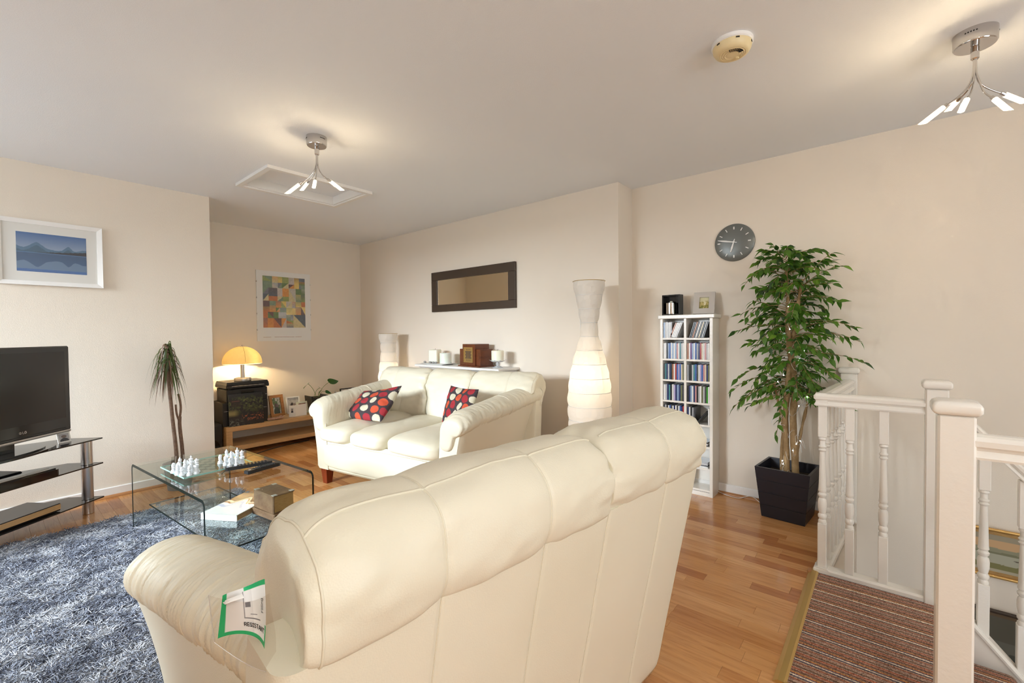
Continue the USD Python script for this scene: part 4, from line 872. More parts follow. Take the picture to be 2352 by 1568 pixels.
def garden(u, v):
    n = lambda f, s: meshkit.fbm(np.stack([u*f, v*f, u*0+s], -1), 5, s); st_ = lambda x, a, b: np.clip((x-a)/(b-a), 0, 1)[..., None]
    C = np.zeros(u.shape + (3,)); C[:] = lin(20, 20, 23)
    def over(w, c): C[:] = C*(1-w) + lin(*c)*w
    over(st_(n(16, 2), .42, .66)*st_(v, .30, .5)*st_(.97-v, 0, .12), (62, 68, 34)); over(st_(n(30, 4), .55, .75)*st_(v, .42, .55)*st_(.9-v, 0, .1)*.8, (108, 112, 62))
    over(st_(.30-u, 0, .14)*st_(v, .28, .36)*st_(.52-v, 0, .1)*.8, (150, 138, 84)); over(st_(n(34, 9), .56, .68)*st_(.36-v, 0, .08)*st_(v, .10, .2)*st_(u, .32, .5), (176, 96, 62)); over(st_(n(30, 6), .5, .7)*st_(.24-v, 0, .12)*st_(.45-u, 0, .2)*.7, (120, 122, 112))
    over(((u > .08) & (u < .34) & (v > .6) & (v < .82))[..., None]*.85, (36, 25, 23)); over(((u > .1) & (u < .32) & (np.abs(v-.77) < .010))[..., None]*.8, (104, 58, 52)); return C
part('sleeve', rot(bx(-.158, .158, 0, .005, 0, .318), -5, (1, 0, 0)), M['black_plastic'], rs)
m, c = sheet(lambda u, v: np.stack([-.157+.314*u, u*0-.0007, .001+.316*v]), 110, 110, garden); part('sleeve_print', rot(m, -5, (1, 0, 0)), M['print_gloss'], rs, col=c)
def easel_frame(lab, cat_, loc, rz, w, h, b, mat, colf, tilt=-14, name='framed_photo', matb=0.0, group=None):
    t = thing(name, lab, cat_, loc, rz, group)
    R_ = lambda m: rot(m, tilt, (1, 0, 0))
    part('frame', R_(prism_y(sbox(-w/2, 0, w/2, h).difference(sbox(-w/2+b, b, w/2-b, h-b)), -.014, .0)), mat, t)
    part('back_board', R_(bx(-w/2+.002, w/2-.002, 0, .004, .002, h-.002)), M['black_matt'], t)
    if matb: part('mat_board', R_(prism_y(sbox(-w/2+b, b, w/2-b, h-b).difference(sbox(-w/2+b+matb, b+matb, w/2-b-matb, h-b-matb)), -.006, -.001)), M['paper_white'], t)
    g = b+matb
    m, c = sheet(lambda u, v: np.stack([-w/2+g+(w-2*g)*u, u*0-.0012, g+(h-2*g)*v]), 40, 50, colf); part('photo_print', R_(m), M['print_gloss'], t, col=c)
    a = math.radians(-tilt); zt_, yt_ = h*.62*math.cos(a), h*.62*math.sin(a)+.004
    part('stand_leg', prism_x([(yt_, zt_), (yt_+.004, zt_), (yt_+.09*h/.2+.004, .002), (yt_+.09*h/.2, .002)], -.015, .015), M['black_matt'], t)
    return t
def people(cols, seed):
    def f(u, v):
        n = lambda q, s: meshkit.fbm(np.stack([u*q, v*q, u*0+s], -1), 3, s+seed); C = np.zeros(u.shape + (3,)); C[:] = cols[0]
        C[n(7, 1) > .52] = cols[1]; C[(np.hypot((u-.42)/.9, v-.5) < .16)] = cols[2]; C[(np.hypot((u-.62)/.9, v-.46) < .15)] = cols[3]; C[((u-.5)/.36)**2 + ((v-.12)/.3)**2 < 1] = cols[4]; return C
    return f
easel_frame('brown wooden photo frame leaning beside the hi-fi stack', 'photo frame', (2.068, 5.115, BZ+.012), 4, .150, .235, .030, M['brown_wood'], people([lin(190, 190, 178), lin(90, 110, 60), lin(88, 70, 60), lin(110, 90, 80), lin(60, 66, 50)], 1), -13)
easel_frame('white photo frame standing behind the folded white card', 'photo frame', (2.275, 5.20, BZ+.008), -4, .145, .190, .014, M['white_satin'], people([lin(205, 200, 195), lin(190, 185, 180), lin(70, 62, 62), lin(160, 140, 130), lin(80, 76, 80)], 4), -10)
easel_frame('small tan photo frame half hidden behind the far sofa arm', 'photo frame', (2.335, 5.10, BZ+.008), 8, .125, .135, .018, M['candle_wax'], people([lin(160, 120, 105), lin(120, 70, 65), lin(70, 50, 48), lin(190, 150, 130), lin(90, 40, 45)], 7), -12)
gcard = thing('greeting_card', 'folded white greeting card standing on the bench', 'card', (2.212, 5.01, BZ), 0)
part('front_leaf', rot(bx(0, .128, 0, .0012, 0, .128), 4), M['paper_white'], gcard); part('back_leaf', rot(bx(-.065, 0, 0, .0012, 0, .125), -28), M['paper_white'], gcard)
m, c = sheet(lambda u, v: np.stack([-.045+.025*u, u*0-.0006, .045+.05*v]), 14, 14, portrait); part('card_print', rot(m, -28), M['print_matt'], gcard, col=c)
tw = thing('driftwood', 'knobbly pink driftwood twig lying on the bench in front of the brown frame', 'driftwood', (2.0, 4.99, BZ+.014), 0)
part('branch', disp(tube([(-.085, .01, .004), (-.04, 0, .002), (0, .008, 0), (.04, -.004, .001), (.075, .006, .004)], [.008, .013, .014, .012, .008], 10, 24), .004, 60, 2), M['twig_pink'], tw, smooth=True)
part('side_twig', disp(tube([(-.01, 0, 0), (.02, -.02, .006), (.055, -.03, .004)], [.010, .008, .005], 8, 14), .003, 70, 3), M['twig_pink'], tw, smooth=True); part('side_twig', disp(tube([(.03, 0, .004), (.05, .02, .014), (.085, .024, .010)], [.009, .008, .004], 8, 14), .003, 70, 4), M['twig_pink'], tw, smooth=True)
pp = thing('potted_plant', 'small dark potted plant with a few heart-shaped leaves on the bench', 'plant', (2.51, 5.13, BZ), 0)
part('pot', prism_y([(-.085, 0), (.085, 0), (.10, .195), (.088, .195), (.076, .17), (-.076, .17), (-.088, .195), (-.10, .195)], -.085, .085), M['black_gloss'], pp); part('soil', bx(-.078, .078, -.08, .08, .14, .172), M['soil'], pp)
def heart_leaf(l, w):
    def f(u, v):
        t = u; hw = w*np.sin(np.pi*np.clip(t*.93+.07, 0, 1)**.62)**.9; s = 2*v-1
        return np.stack([l*t - .08*l*(1-t)*np.abs(s)**2*0, s*hw, -.12*l*t**2 + .10*np.abs(s)*hw])
    m = sheet(f, 12, 7); return m
for (bx_, by_, top, l, w_, az, droop) in ((.0, 0, (-.10, -.01, .335), .105, .042, 195, 25), (.02, .01, (.155, .0, .33), .14, .055, 12, -8), (.01, -.02, (.055, -.02, .245), .075, .038, 220, 5), (.03, 0, (.10, -.02, .225), .075, .03, -25, 20), (-.02, .02, (.06, .03, .27), .06, .028, 60, 0)):
    st_ = tube([(bx_, by_, .17), ((bx_+top[0])/2, (by_+top[1])/2, (.17+top[2])/2+.03), top], .0022, 6, 12); part('stalk', st_, M['leaf_mid'], pp, smooth=True)
    lf = rot(heart_leaf(l, w_), droop, (0, 1, 0)); lf = rot(lf, 35, (1, 0, 0)); part('leaf', mv(rot(lf, az), *top), M['lily_leaf'], pp, smooth=True)
easel_frame('black edged white photo frame behind the far sofa arm near the corner lamp', 'photo frame', (2.985, 5.235, BZ+.008), 0, .225, .215, .014, M['black_gloss'], people([lin(214, 214, 214), lin(222, 222, 222), lin(200, 200, 205), lin(206, 200, 196), lin(170, 170, 178)], 11), -8, matb=.03)
sv = thing('silver_ornament', 'small silver ornament on the bench between the plant and the black frame', 'ornament', (2.755, 5.14, BZ), 0)
part('stand', lathe([(0, 0), (.03, 0), (.03, .01), (.008, .02), (.008, .16), (0, .16)], 20), M['chrome'], sv, smooth=40); part('figure', cat(mv(trimesh.creation.icosphere(2, .014), 0, 0, .20), tube([(0, 0, .16), (-.012, 0, .18), (-.004, 0, .2)], .005, 6, 10), tube([(0, 0, .16), (.014, 0, .175), (.006, 0, .19)], .004, 6, 10)), M['chrome'], sv, smooth=True); part('tray', bx(-.07, .05, -.03, .03, .158, .166, .003), M['white_plastic'], sv)
for k, pts in enumerate(([(1.40, 5.30, .60), (1.37, 5.25, .45), (1.42, 5.2, .345)], [(1.50, 5.33, .52), (1.44, 5.30, .42), (1.41, 5.22, .36)])):
    lone('power_cable', tube(pts, .003, 6, 16), M['black_matt'], ['thin black cable sagging behind the hi-fi stack, upper of the pair', 'thin black cable sagging behind the hi-fi stack, lower of the pair'][k], 'cable', 'hi-fi cables', smooth=True)

# ================================================================== PAPER LAMPS
def paper_lamp(lab, loc, prof, nring, light, power, lz, rot_):
    t = thing('paper_floor_lamp', lab, 'floor lamp', loc, rot_, 'white paper floor lamps')
    z0, z1 = prof[0][1], prof[-1][1]; P = spline(prof, 60); V = []
    th = np.arange(72)*2*np.pi/72
    for r, z in P:
        k = (z-z0)/(z1-z0)*nring; w = .010*(abs(math.sin(k*math.pi))**.6) - .004
        q = meshkit.fbm(np.c_[np.cos(th)*2.2, np.sin(th)*2.2, np.full(72, z*14)], 3, 4) - .5
        rr = r + w + .012*q*abs(math.sin(k*math.pi)); V.append(np.c_[rr*np.cos(th), rr*np.sin(th), np.full(72, z)])
    part('paper_shade', skin(np.array(V), True, False), M['rice_paper'], t, smooth=True)
    for k in range(nring+1):
        z = z0 + (z1-z0)*k/nring; r = float(np.interp(z, P[:, 1], P[:, 0])); ringp = [(r*math.cos(a), r*math.sin(a), z) for a in np.linspace(0, 2*np.pi, 49)]
        part('hoop', tube(ringp, .0022, 5), M['wire_white'] if 0 < k < nring else M['brass_dial'], t, smooth=True)
    part('base', cyl(.085, 0, .02, n=40, c=.003), M['white_satin'], t); part('stem', cyl(.009, .02, lz-.04, n=12), M['wire_white'], t)
    for a in (0, 120, 240): part('frame_wire', rot(tube([(r*.985, 0, z) for r, z in P[::6]], .0016, 5), a), M['wire_white'], t)
    part('bulb', mv(trimesh.creation.icosphere(2, .03), 0, 0, lz), M['bulb_frost'], t, smooth=True)
    sphere_light(light, (loc[0], loc[1], loc[2]+lz+.05), .03, power, (1.0, .82, .58))
paper_lamp('tall white hourglass paper floor lamp glowing by the wall corner', (2.93, 1.715, 0), [(.09, .03), (.125, .25), (.153, .5), (.160, .68), (.142, .88), (.099, 1.05), (.062, 1.20), (.070, 1.32), (.097, 1.46), (.119, 1.575)], 15, '/World/lamp_light_tall', 30.0, .80, 10)
paper_lamp('smaller white paper floor lamp in the corner behind the far sofa', (3.02, 4.42, 0), [(.08, .03), (.105, .25), (.118, .45), (.120, .62), (.103, .80), (.083, .98), (.084, 1.07), (.107, 1.20)], 11, '/World/lamp_light_corner', 45.0, .62, 40)

# ================================================================== MANTEL
MZ = .872
mt = thing('mantel', 'white mantel surround on the back wall behind the far sofa', 'mantel', (XB, 3.255, 0))
part('mantel_shelf', bx(-.30, 0, -.60, .60, MZ-.024, MZ, .004), M['white_satin'], mt); part('moulding', prism_y([(-.265, MZ-.024), (0, MZ-.024), (0, MZ-.05), (-.245, MZ-.05)], -.57, .57), M['white_satin'], mt)
part('frieze', bx(-.23, 0, -.54, .54, MZ-.16, MZ-.05, .004), M['white_satin'], mt)
for sy in (-1, 1): part('pilaster', bx(-.235, 0, sy*.475-.065, sy*.475+.065, 0, MZ-.05, .005), M['white_satin'], mt)
part('back_panel', bx(-.05, 0, -.42, .42, 0, MZ-.15), M['dark_slot'], mt); part('hearth', bx(-.34, 0, -.60, .60, 0, .03, .004), M['white_satin'], mt)
MX = 3.08
dish = lone('candle_dish', lathe([(0, .004), (.09, .004), (.085, .0), (.03, 0), (0, 0)], 6) if False else trimesh.convex.convex_hull(np.array([(sx*a, sy*b, z) for z, a, b in ((0, .07, .12), (.004, .075, .13), (.014, .10, .185)) for sx in (-1, 1) for sy in (-1, 1)])), M['paper_white'], 'white rectangular dish under the two pillar candles on the mantel', 'dish')
UsdGeom.Xformable(dish).AddTranslateOp().Set(Gf.Vec3d(MX, 3.60, MZ))
def candle(lab, x, y, z, r, h, mat, squ):
    t = thing('pillar_candle', lab, 'candle', (x, y, z), 20, 'pillar candles on the mantel')
    if squ: part('wax', cat(bx(-r, r, -r, r, 0, h, .008)), M[mat], t, smooth=30)
    else: part('wax', lathe([(0, 0), (r, 0), (r, h-.004), (r-.004, h), (.014, h-.004), (0, h-.006)], 32), M[mat], t, smooth=40)
    part('wick', tube([(0, 0, h-.006), (.002, 0, h+.006), (.005, .001, h+.012)], .0013, 5), M['black_matt'], t)
candle('square cream pillar candle on the left of the white mantel dish', MX, 3.665, MZ+.014, .052, .140, 'candle_wax', True)
candle('round pale green pillar candle on the right of the white mantel dish', MX, 3.50, MZ+.014, .060, .108, 'candle_wax_pale', False)
pr = random.Random(5)
for k, (dx, dy, nm) in enumerate(((-.06, .16, 'leftmost pebble'), (-.075, .055, 'pebble before the square candle'), (-.07, .01, 'pebble midway between the two candles'), (-.075, -.035, 'pebble before the round candle'), (.02, -.14, 'rightmost pebble'))):
    m = disp(superbox((0, 0, 0), (.026, .036, .02), .9, 16, 10), .002, 40, k); o = lone('pebble', m, M['grey_pot'], f'small grey {nm} on the white mantel dish', 'pebble', 'pebbles on the mantel dish', smooth=True)
    UsdGeom.Xformable(o).AddTranslateOp().Set(Gf.Vec3d(MX+dx, 3.60+dy, MZ+.0235))
ck = thing('mantel_clock', 'stepped dark wooden mantel clock with a square brass dial', 'clock', (MX+.01, 3.075, MZ), -8)
part('body', bx(-.075, .10, -.09, .11, .012, .218, .003), M['clock_wood'], ck); part('shoulder', bx(-.062, .095, .11, .175, .012, .170, .003), M['clock_wood'], ck); part('shoulder', bx(-.062, .095, -.155, -.09, .012, .170, .003), M['clock_wood'], ck)
part('plinth', bx(-.082, .105, -.16, .18, 0, .012, .002), M['clock_wood'], ck)
part('bezel', prism_x(sbox(-.06, .042, .085, .188).difference(sbox(-.054, .048, .079, .182)), -.0815, -.075), M['brass_dial'], ck); part('dial', bx(-.0775, -.075, -.054, .079, .048, .182), M['brass_dial'], ck); part('dial_centre', bx(-.0785, -.0775, -.025, .05, .078, .152), M['dial_dark'], ck)
for k in range(12):
    a = math.radians(30*k); f = 1/max(abs(math.cos(a)), abs(math.sin(a))); part('numeral_bar', bx(-.0788, -.0775, .0125+math.sin(a)*f*.045-.0035, .0125+math.sin(a)*f*.045+.0035, .115+math.cos(a)*f*.051-.0055, .115+math.cos(a)*f*.051+.0055), M['dial_dark'], ck)
part('hour_hand', bx(-.0805, -.0795, .0105, .0145, .082, .117), M['brass_dial'], ck); part('minute_hand', bx(-.0815, -.0805, .011, .014, .113, .160), M['brass_dial'], ck)
part('glazing', bx(-.0828, -.082, -.054, .079, .048, .182), M['picture_glass'], ck)
ch = thing('candle_holder', 'faceted clear glass candle holder at the right end of the mantel', 'candle holder', (MX, 2.775, MZ))
part('foot', lathe([(0, 0), (.05, 0), (.052, .004), (.03, .014), (.014, .022), (.012, .028), (.024, .036), (.012, .044), (.014, .050), (.04, .056), (0, .056)], 10), M['glass_clear'], ch)
for k in range(9):
    a = 40*k; part('petal', rot(trimesh.convex.convex_hull(np.array([(.03, -.018, .054), (.03, .018, .054), (.085, 0, .074), (.055, -.022, .064), (.055, .022, .064), (.055, 0, .056), (.04, 0, .066)])), a), M['glass_clear'], ch)
candle('round cream pillar candle on the glass holder', MX, 2.775, MZ+.066, .058, .095, 'candle_wax', False)

# ================================================================== SOCKETS, CABLES
def socket(lab, y, z, w, n):
    t = thing('power_socket', lab, 'socket', (XB, y, z), 0, 'white wall sockets')
    part('plate', bx(-.009, 0, -w/2, w/2, -.043, .043, .003), M['white_plastic'], t)
    for k in range(n):
        o = (k-(n-1)/2)*.062; part('rocker', bx(-.012, -.009, o-.008, o+.008, .008, .026, .001), M['white_plastic'], t); part('pin_slot', cat(bx(-.0094, -.0085, o-.003, o+.003, -.008, .000), bx(-.0094, -.0085, o-.013, o-.008, -.026, -.021), bx(-.0094, -.0085, o+.008, o+.013, -.026, -.021)), M['dark_slot'], t)
    for sy in (-1, 1): part('screw', rot(mv(cyl(.003, 0, .0012, n=10), 0, 0, 0), -90, (0, 1, 0)) if False else bx(-.0105, -.009, sy*(w/2-.012)-.003, sy*(w/2-.012)+.003, -.003, .003, .001), M['brushed_steel'], t)
    return t
socket('single white wall socket between the far sofa and the tall paper lamp', 2.478, .275, .086, 1); socket('double white wall socket low on the wall beside the tall paper lamp', 2.150, .285, .146, 2)
lone('lamp_cable', tube([(3.243, 2.47, .235), (3.235, 2.46, .12), (3.22, 2.42, .02), (3.15, 2.30, .006)], .003, 6, 20), M['wire_white'], 'thin white cable dropping from the single wall socket', 'cable', smooth=True)
lone('fairy_light_cable', tube([(3.46, .96, .02), (3.455, .90, .006), (3.44, .84, .006), (3.45, .80, .006), (3.462, .74, .03), (3.455, .70, .02), (3.44, .67, .006), (3.42, .60, .005)], .0022, 6, 40), M['wire_white'], 'thin clear cable trailing along the skirting from the rack to the planter', 'cable', smooth=True)

# ================================================================== DISC RACK
RX, RB = 3.340, 3.497
rk = thing('disc_rack', 'tall narrow cream rack of two columns filled with disc cases', 'rack', (0, 0, 0))
ymid, yl, yr, bt = 1.148, 1.336, .954, .020
for nm, a, b in (('side_panel', yl-bt, yl), ('side_panel', yr, yr+.022), ('centre_divider', ymid-.009, ymid+.009)): part(nm, bx(RX, RB, a, b, 0, 1.290, .0015), M['white_gloss'], rk)
part('top_board', bx(RX-.012, RB, yr-.014, yl+.014, 1.290, 1.318, .004), M['white_gloss'], rk)
part('back_panel', bx(RB-.006, RB-.0005, yr+.02, yl-.02, .03, 1.29), M['white_gloss'], rk)
lev = [1.133, .976, .819, .662, .505, .348, .191, .034]
for a, b in ((ymid+.009, yl-bt), (yr+.022, ymid-.009)):
    for z in lev: part('shelf', bx(RX+.002, RB-.006, a, b, z, z+.014), M['white_gloss'], rk)
part('plinth', bx(RX+.006, RX+.020, yr+.022, yl-bt, .0, .03), M['white_gloss'], rk)
ORD = ['first', 'second', 'third', 'fourth', 'fifth', 'sixth', 'seventh', 'eighth', 'ninth', 'tenth', 'eleventh', 'twelfth', 'thirteenth', 'fourteenth']
ROW = ['top', 'second', 'third', 'fourth', 'fifth', 'sixth', 'seventh', 'bottom']
case_mesh = {}
def case(y, z, colr, w, side, rowi, n, lean=0.0, h=.120, flat=False, hint=''):
    key = (round(w, 4), round(h, 3))
    if key not in case_mesh: case_mesh[key] = bx(0, .126, -w/2, w/2, 0, h, .0012)
    m = case_mesh[key]
    if flat: m = mv(rot(m, 90, (1, 0, 0)), 0, .06, w/2)
    elif lean: m = rot(m, lean, (1, 0, 0))
    lab = f'{colr} disc case, {ORD[n]} from the {"bottom" if flat else "left"} in the {ROW[rowi]} {side} compartment of the rack'
    o = lone('disc_case', m, M['case_' + colr.replace(' ', '_')], lab, 'disc case', 'disc cases in the cream rack')
    UsdGeom.Xformable(o).AddTranslateOp().Set(Gf.Vec3d(RX+.008, y, z))
WH, PG, SV, BK, DG, NB, PB, BL, LI, RE, OB, CR, PK, GR, OL, PU, TE = CDC.keys()
LEFT, RIGHT = (yl-bt, ymid+.009), (ymid-.009, yr+.022)
def fill(side, rowi, cols, span=None, start=None):
    y0, y1 = LEFT if side == 'left' else RIGHT; y = y0-.003 if start is None else start; n = 0
    w = ((y0-y1-.005) if span is None else span)/len(cols)
    for c in cols:
        case(y-w/2, lev[rowi]+.014, c, w*.90, side, rowi, n, h=.117 + .004*((n*7) % 3)/2); y -= w; n += 1
def leaning(side, rowi, cols, ys, n0, ang, w=.0095):
    for k, (c, y) in enumerate(zip(cols, ys)): case(y, lev[rowi]+.0146 + w/2*math.sin(math.radians(abs(ang))), c, w, side, rowi, n0+k, lean=ang)
fill('left', 0, [PB, PG, WH, PG, WH, SV], .066); leaning('left', 0, [OB, WH, WH, WH, PG], [1.262-.0112*k for k in range(5)], 6, 22)
leaning('right', 0, [BK, BK, OB, BK, WH, DG, CR, BK, SV, DG], [1.118-.0108*k for k in range(10)], 0, 17, .0088)
fill('left', 1, [WH, WH, BK, PB, BL, WH, PB, WH, PB, PK, WH, TE, PG, WH]); fill('right', 1, [OB, WH, PU, PB, WH, BL, SV, NB, RE, CR, WH, PK, PG, WH])
fill('left', 2, [DG, TE, NB, PG, NB, BK, OB, WH, RE, BL, LI, BL, CR, OL]); fill('right', 2, [SV, BK, BK, PG, TE, BL, DG, WH, LI, BL, PK, CR, NB, OL])
fill('left', 3, [WH, PG, NB, TE, BK, WH, LI, NB, PB, NB, OL, DG]); fill('right', 3, [BK, NB, PB, WH, NB, PK, BK, PG, WH, OL, PG, DG, GR, WH])
fill('left', 4, [DG, PG, BK, WH, BL, DG, WH, NB, WH, DG, WH, BL, NB, RE]); fill('right', 4, [NB, WH, BK, SV, DG], .058); leaning('right', 4, [BK], [1.070], 5, 38)
case(.984, lev[4]+.014, WH, .010, 'right', 4, 6)
fill('left', 5, [PG, DG, NB, WH, BK, SV, PB, OL, WH, DG, NB, RE]); fill('left', 6, [WH, BL, BK, CR, DG, PK, NB, PG, WH, DG])
for k, c in enumerate((DG, PG, BK)): case(1.05, lev[5]+.014+.0105*k, c, .010, 'right', 5, k, flat=True)
for k, c in enumerate((WH, BK, PG, SV)): case(1.05, lev[6]+.014+.0105*k, c, .010, 'right', 6, k, flat=True)
bxf = thing('shadow_box', 'black box frame holding a silver candle tin on top of the rack', 'box frame', (3.40, 1.262, 1.318), -6)
part('frame', prism_x(sbox(-.070, 0, .070, .155).difference(sbox(-.060, .010, .060, .145)), -.03, .03), M['black_gloss'], bxf); part('back_board', bx(.022, .028, -.06, .06, .01, .145), M['black_gloss'], bxf)
part('candle_tin', mv(lathe([(0, 0), (.040, 0), (.040, .083), (.036, .086), (0, .086)], 32), -.012, .004, .010), M['chrome'], bxf, smooth=35, label='shiny silver candle tin'); part('candle_top', mv(lathe([(0, .086), (.012, .087), (.010, .096), (0, .099)], 16), -.012, .004, .010), M['candle_wax'], bxf, smooth=30)
def meadow(u, v):
    n = lambda q, s: meshkit.fbm(np.stack([u*q, v*q, u*0+s], -1), 3, s); C = np.zeros(u.shape + (3,)); C[:] = lin(206, 200, 160); C[v < .6] = lin(190, 172, 110); C[(n(12, 2) > .52) & (v < .7)] = lin(150, 140, 70); C[np.hypot(u-.55, (v-.5)*.7) < .13] = lin(215, 205, 170); C[(v < .3) & (n(9, 5) > .5)] = lin(120, 118, 50); return C
sf = easel_frame('silver photo frame leaning back on top of the rack', 'photo frame', (3.395, 1.032, 1.320), -90+6, .145, .165, .040, M['silver_paint'], meadow, -16)

# ================================================================== CEILING FITTINGS
def ceiling_lamp(lab, x, y, Rc, arms_, drop, base_az, light_pow):
    t = thing('ceiling_lamp', lab, 'ceiling lamp', (x, y, HC), 0, 'chrome five-arm ceiling lamps')
    part('canopy', lathe([(0, 0), (Rc, 0), (Rc, -.008), (Rc-.001, -.048), (Rc-.005, -.054), (0, -.054)][::-1], 48), M['chrome'], t, smooth=35)
    for g in (0, 150, 265):
        part('vent_hole', cat(*[rot(mv(rot(cyl(.0026, 0, .002, n=10), 90, (0, 1, 0)), Rc-.0015, 0, -.018), g+7*k) for k in range(5)]), M['dark_slot'], t)
    part('ferrule', lathe([(0, -.054), (.011, -.054), (.013, -.058), (.013, -.102), (.010, -.106), (0, -.106)][::-1], 24), M['chrome'], t, smooth=35)
    for az, rr, z in arms_:
        a = math.radians(base_az+az); d = np.array([math.cos(a), math.sin(a), 0]); Z_ = np.array([0, 0, 1.0])
        p = [d*.005 - Z_*.10, d*.006 - Z_*.15, d*.012 - Z_*.205, d*.035 - Z_*.25, d*rr*.55 + Z_*(z*.80 - .055), d*rr*.62 + Z_*(z*.87-.035)]
        p = [d*.004-Z_*.10, d*.006-Z_*.16, d*.016-Z_*.195, d*rr*.30 + Z_*(-.195 + (z+.195)*.34), d*rr*.55 + Z_*(-.195 + (z+.195)*.56)]
        A = part('arm', tube(p, .0033, 8, 30), M['chrome'], t, smooth=True)
        e0 = np.array(p[-1]); e1 = d*rr + Z_*z; ax = (e1-e0)/np.linalg.norm(e1-e0); L = np.linalg.norm(e1-e0)
        part('socket_cap', tube([e0-ax*.006, e0+ax*.014], .0068, 12), M['chrome'], A, smooth=30)
        ring = []
        side = np.cross(ax, Z_); side /= np.linalg.norm(side); dn = np.cross(side, ax)
        for k, s in enumerate(np.linspace(.012, L, 7)):
            r_ = .0098
            ring.append([e0 + ax*(s + (r_*1.4*math.sin(g) if k == 6 else 0)) + side*r_*math.cos(g) + dn*r_*math.sin(g) for g in np.linspace(0, 2*np.pi, 15)[:-1]])
        part('glass_tube', skin(np.array(ring), True, False), M['lamp_tube'], A, smooth=40)
        part('bulb', tube([e0+ax*.016, e0+ax*(L*.62)], .0052, 8), M['bulb_hot'], A, smooth=True)
usd_tube = usdkit.material(stage, '/World/Looks/lamp_tube', {'t': ('transparent_bsdf', {'color': (1, .96, .9)}), 'e': ('emission', {'color': (1.0, .80, .50), 'strength': 2.2}), 'g': ('glossy_bsdf', {'roughness': .1}), 'f': ('fresnel', {'IOR': 1.5}), 'm': ('mix_closure', {}), 'a': ('add_closure', {})},
    [('f.fac', 'm.fac'), ('t.BSDF', 'm.closure1'), ('g.BSDF', 'm.closure2'), ('m.closure', 'a.closure1'), ('e.emission', 'a.closure2')], surface='a.closure'); M['lamp_tube'] = usd_tube
RA = math.degrees(yaw) - 90
ceiling_lamp('chrome five-arm ceiling lamp hanging in front of the loft hatch', 1.312, 2.62, .058, [(195, .165, -.345), (150, .15, -.29), (285, .14, -.345), (340, .18, -.335), (55, .13, -.26)], .35, RA, 1)
ceiling_lamp('chrome five-arm ceiling lamp above the stairwell', 2.578, -.257, .066, [(172, .185, -.345), (214, .20, -.365), (272, .12, -.365), (355, .185, -.285), (85, .12, -.25)], .35, RA, 1)
ceiling_lamp('unseen chrome five-arm ceiling lamp behind the camera, lighting the near sofa', -.35, -.75, .058, [(0, .165, -.345), (72, .15, -.29), (144, .14, -.345), (216, .18, -.335), (288, .13, -.26)], .35, RA, 1)  # lamp out of view, placed to light the near sofa from above
sphere_light('/World/lamp_light_ceiling', (-.35, -.75, 1.92), .07, 105.0, (1.0, .97, .92))  # light of the unseen lamp over the near sofa
sd = thing('smoke_detector', 'round yellowed smoke detector on the ceiling', 'smoke detector', (2.005, .497, HC), 0)
part('base_ring', lathe([(0, 0), (.078, 0), (.078, -.012), (.074, -.016), (0, -.016)][::-1], 48), M['white_plastic'], sd, smooth=35)
part('cover', lathe([(0, -.016), (.073, -.016), (.071, -.030), (.064, -.042), (.056, -.047), (.050, -.048), (.048, -.046), (.044, -.049), (.040, -.047), (.036, -.050), (.032, -.048), (.028, -.051), (.024, -.049), (.018, -.051), (0, -.051)][::-1], 56), M['yellowed_plastic'], sd, smooth=30)
part('clip_slot', cat(*[rot(bx(.0712, .0731, -.007, .007, -.023, -.018), a) for a in (150, 210, 270, 330)]), M['dark_slot'], sd)
part('test_button', cyl(.007, -.055, -.050, (.030, -.012), 16), M['yellowed_plastic'], sd); part('sound_grille', cat(*[rot(bx(.028, .044, -.0009, .0009, -.0522, -.048), a) for a in range(180, 270, 10)]), M['dark_slot'], sd)

# ================================================================== PLANTS
def leaf_mesh(l, w, curl=.18, fold=.25):
    s = np.array([0, .12, .32, .58, .82, 1.0]); hw = w*np.array([.06, .62, 1.0, .74, .24, .01]); V, F = [], []
    for k in range(6):
        z = -curl*l*s[k]**2; V += [(l*s[k], -hw[k], z + fold*hw[k]), (l*s[k], 0, z), (l*s[k], hw[k], z + fold*hw[k])]
    for k in range(5):
        b = 3*k
        for j in (0, 1): F += [(b+j, b+3+j, b+4+j), (b+j, b+4+j, b+1+j)]
    return trimesh.Trimesh(np.array(V), np.array(F), process=False)
pot = thing('planter', 'square tapered charcoal planter with grooved bands holding the fig tree', 'planter', (3.330, .492, 0), -5)
hb, ht, PH_ = .120, .152, .325
def sqring(z0, z1, g=0.0, th=.014):
    h = lambda z: hb + (ht-hb)*z/PH_
    o = [[(sx*(h(z)-g), sy*(h(z)-g), z) for sx, sy in ((-1, -1), (1, -1), (1, 1), (-1, 1))] for z in (z0, z1)]; i_ = [[(sx*(h(z)-th), sy*(h(z)-th), z) for sx, sy in ((-1, -1), (1, -1), (1, 1), (-1, 1))] for z in (z1, z0)]
    V = np.array(o + i_ + o[:1]); return skin(V, True, False)
part('liner', sqring(.0, PH_-.004, .004, .012), M['charcoal_pot'], pot); zz = np.linspace(0, PH_, 5)
for a, b in zip(zz[:-1], zz[1:]): part('band', sqring(a+.0012, b-.0012), M['charcoal_pot'], pot)
part('soil', bx(-.128, .128, -.128, .128, .20, .262), M['soil'], pot); part('bottom', bx(-hb+.01, hb-.01, -hb+.01, hb-.01, .003, .012), M['charcoal_pot'], pot)
tree = thing('fig_tree', 'artificial weeping fig tree with twisted trunks and dense green leaves in the charcoal planter', 'tree', (3.285, .47, .262), 0)
tr = random.Random(17)
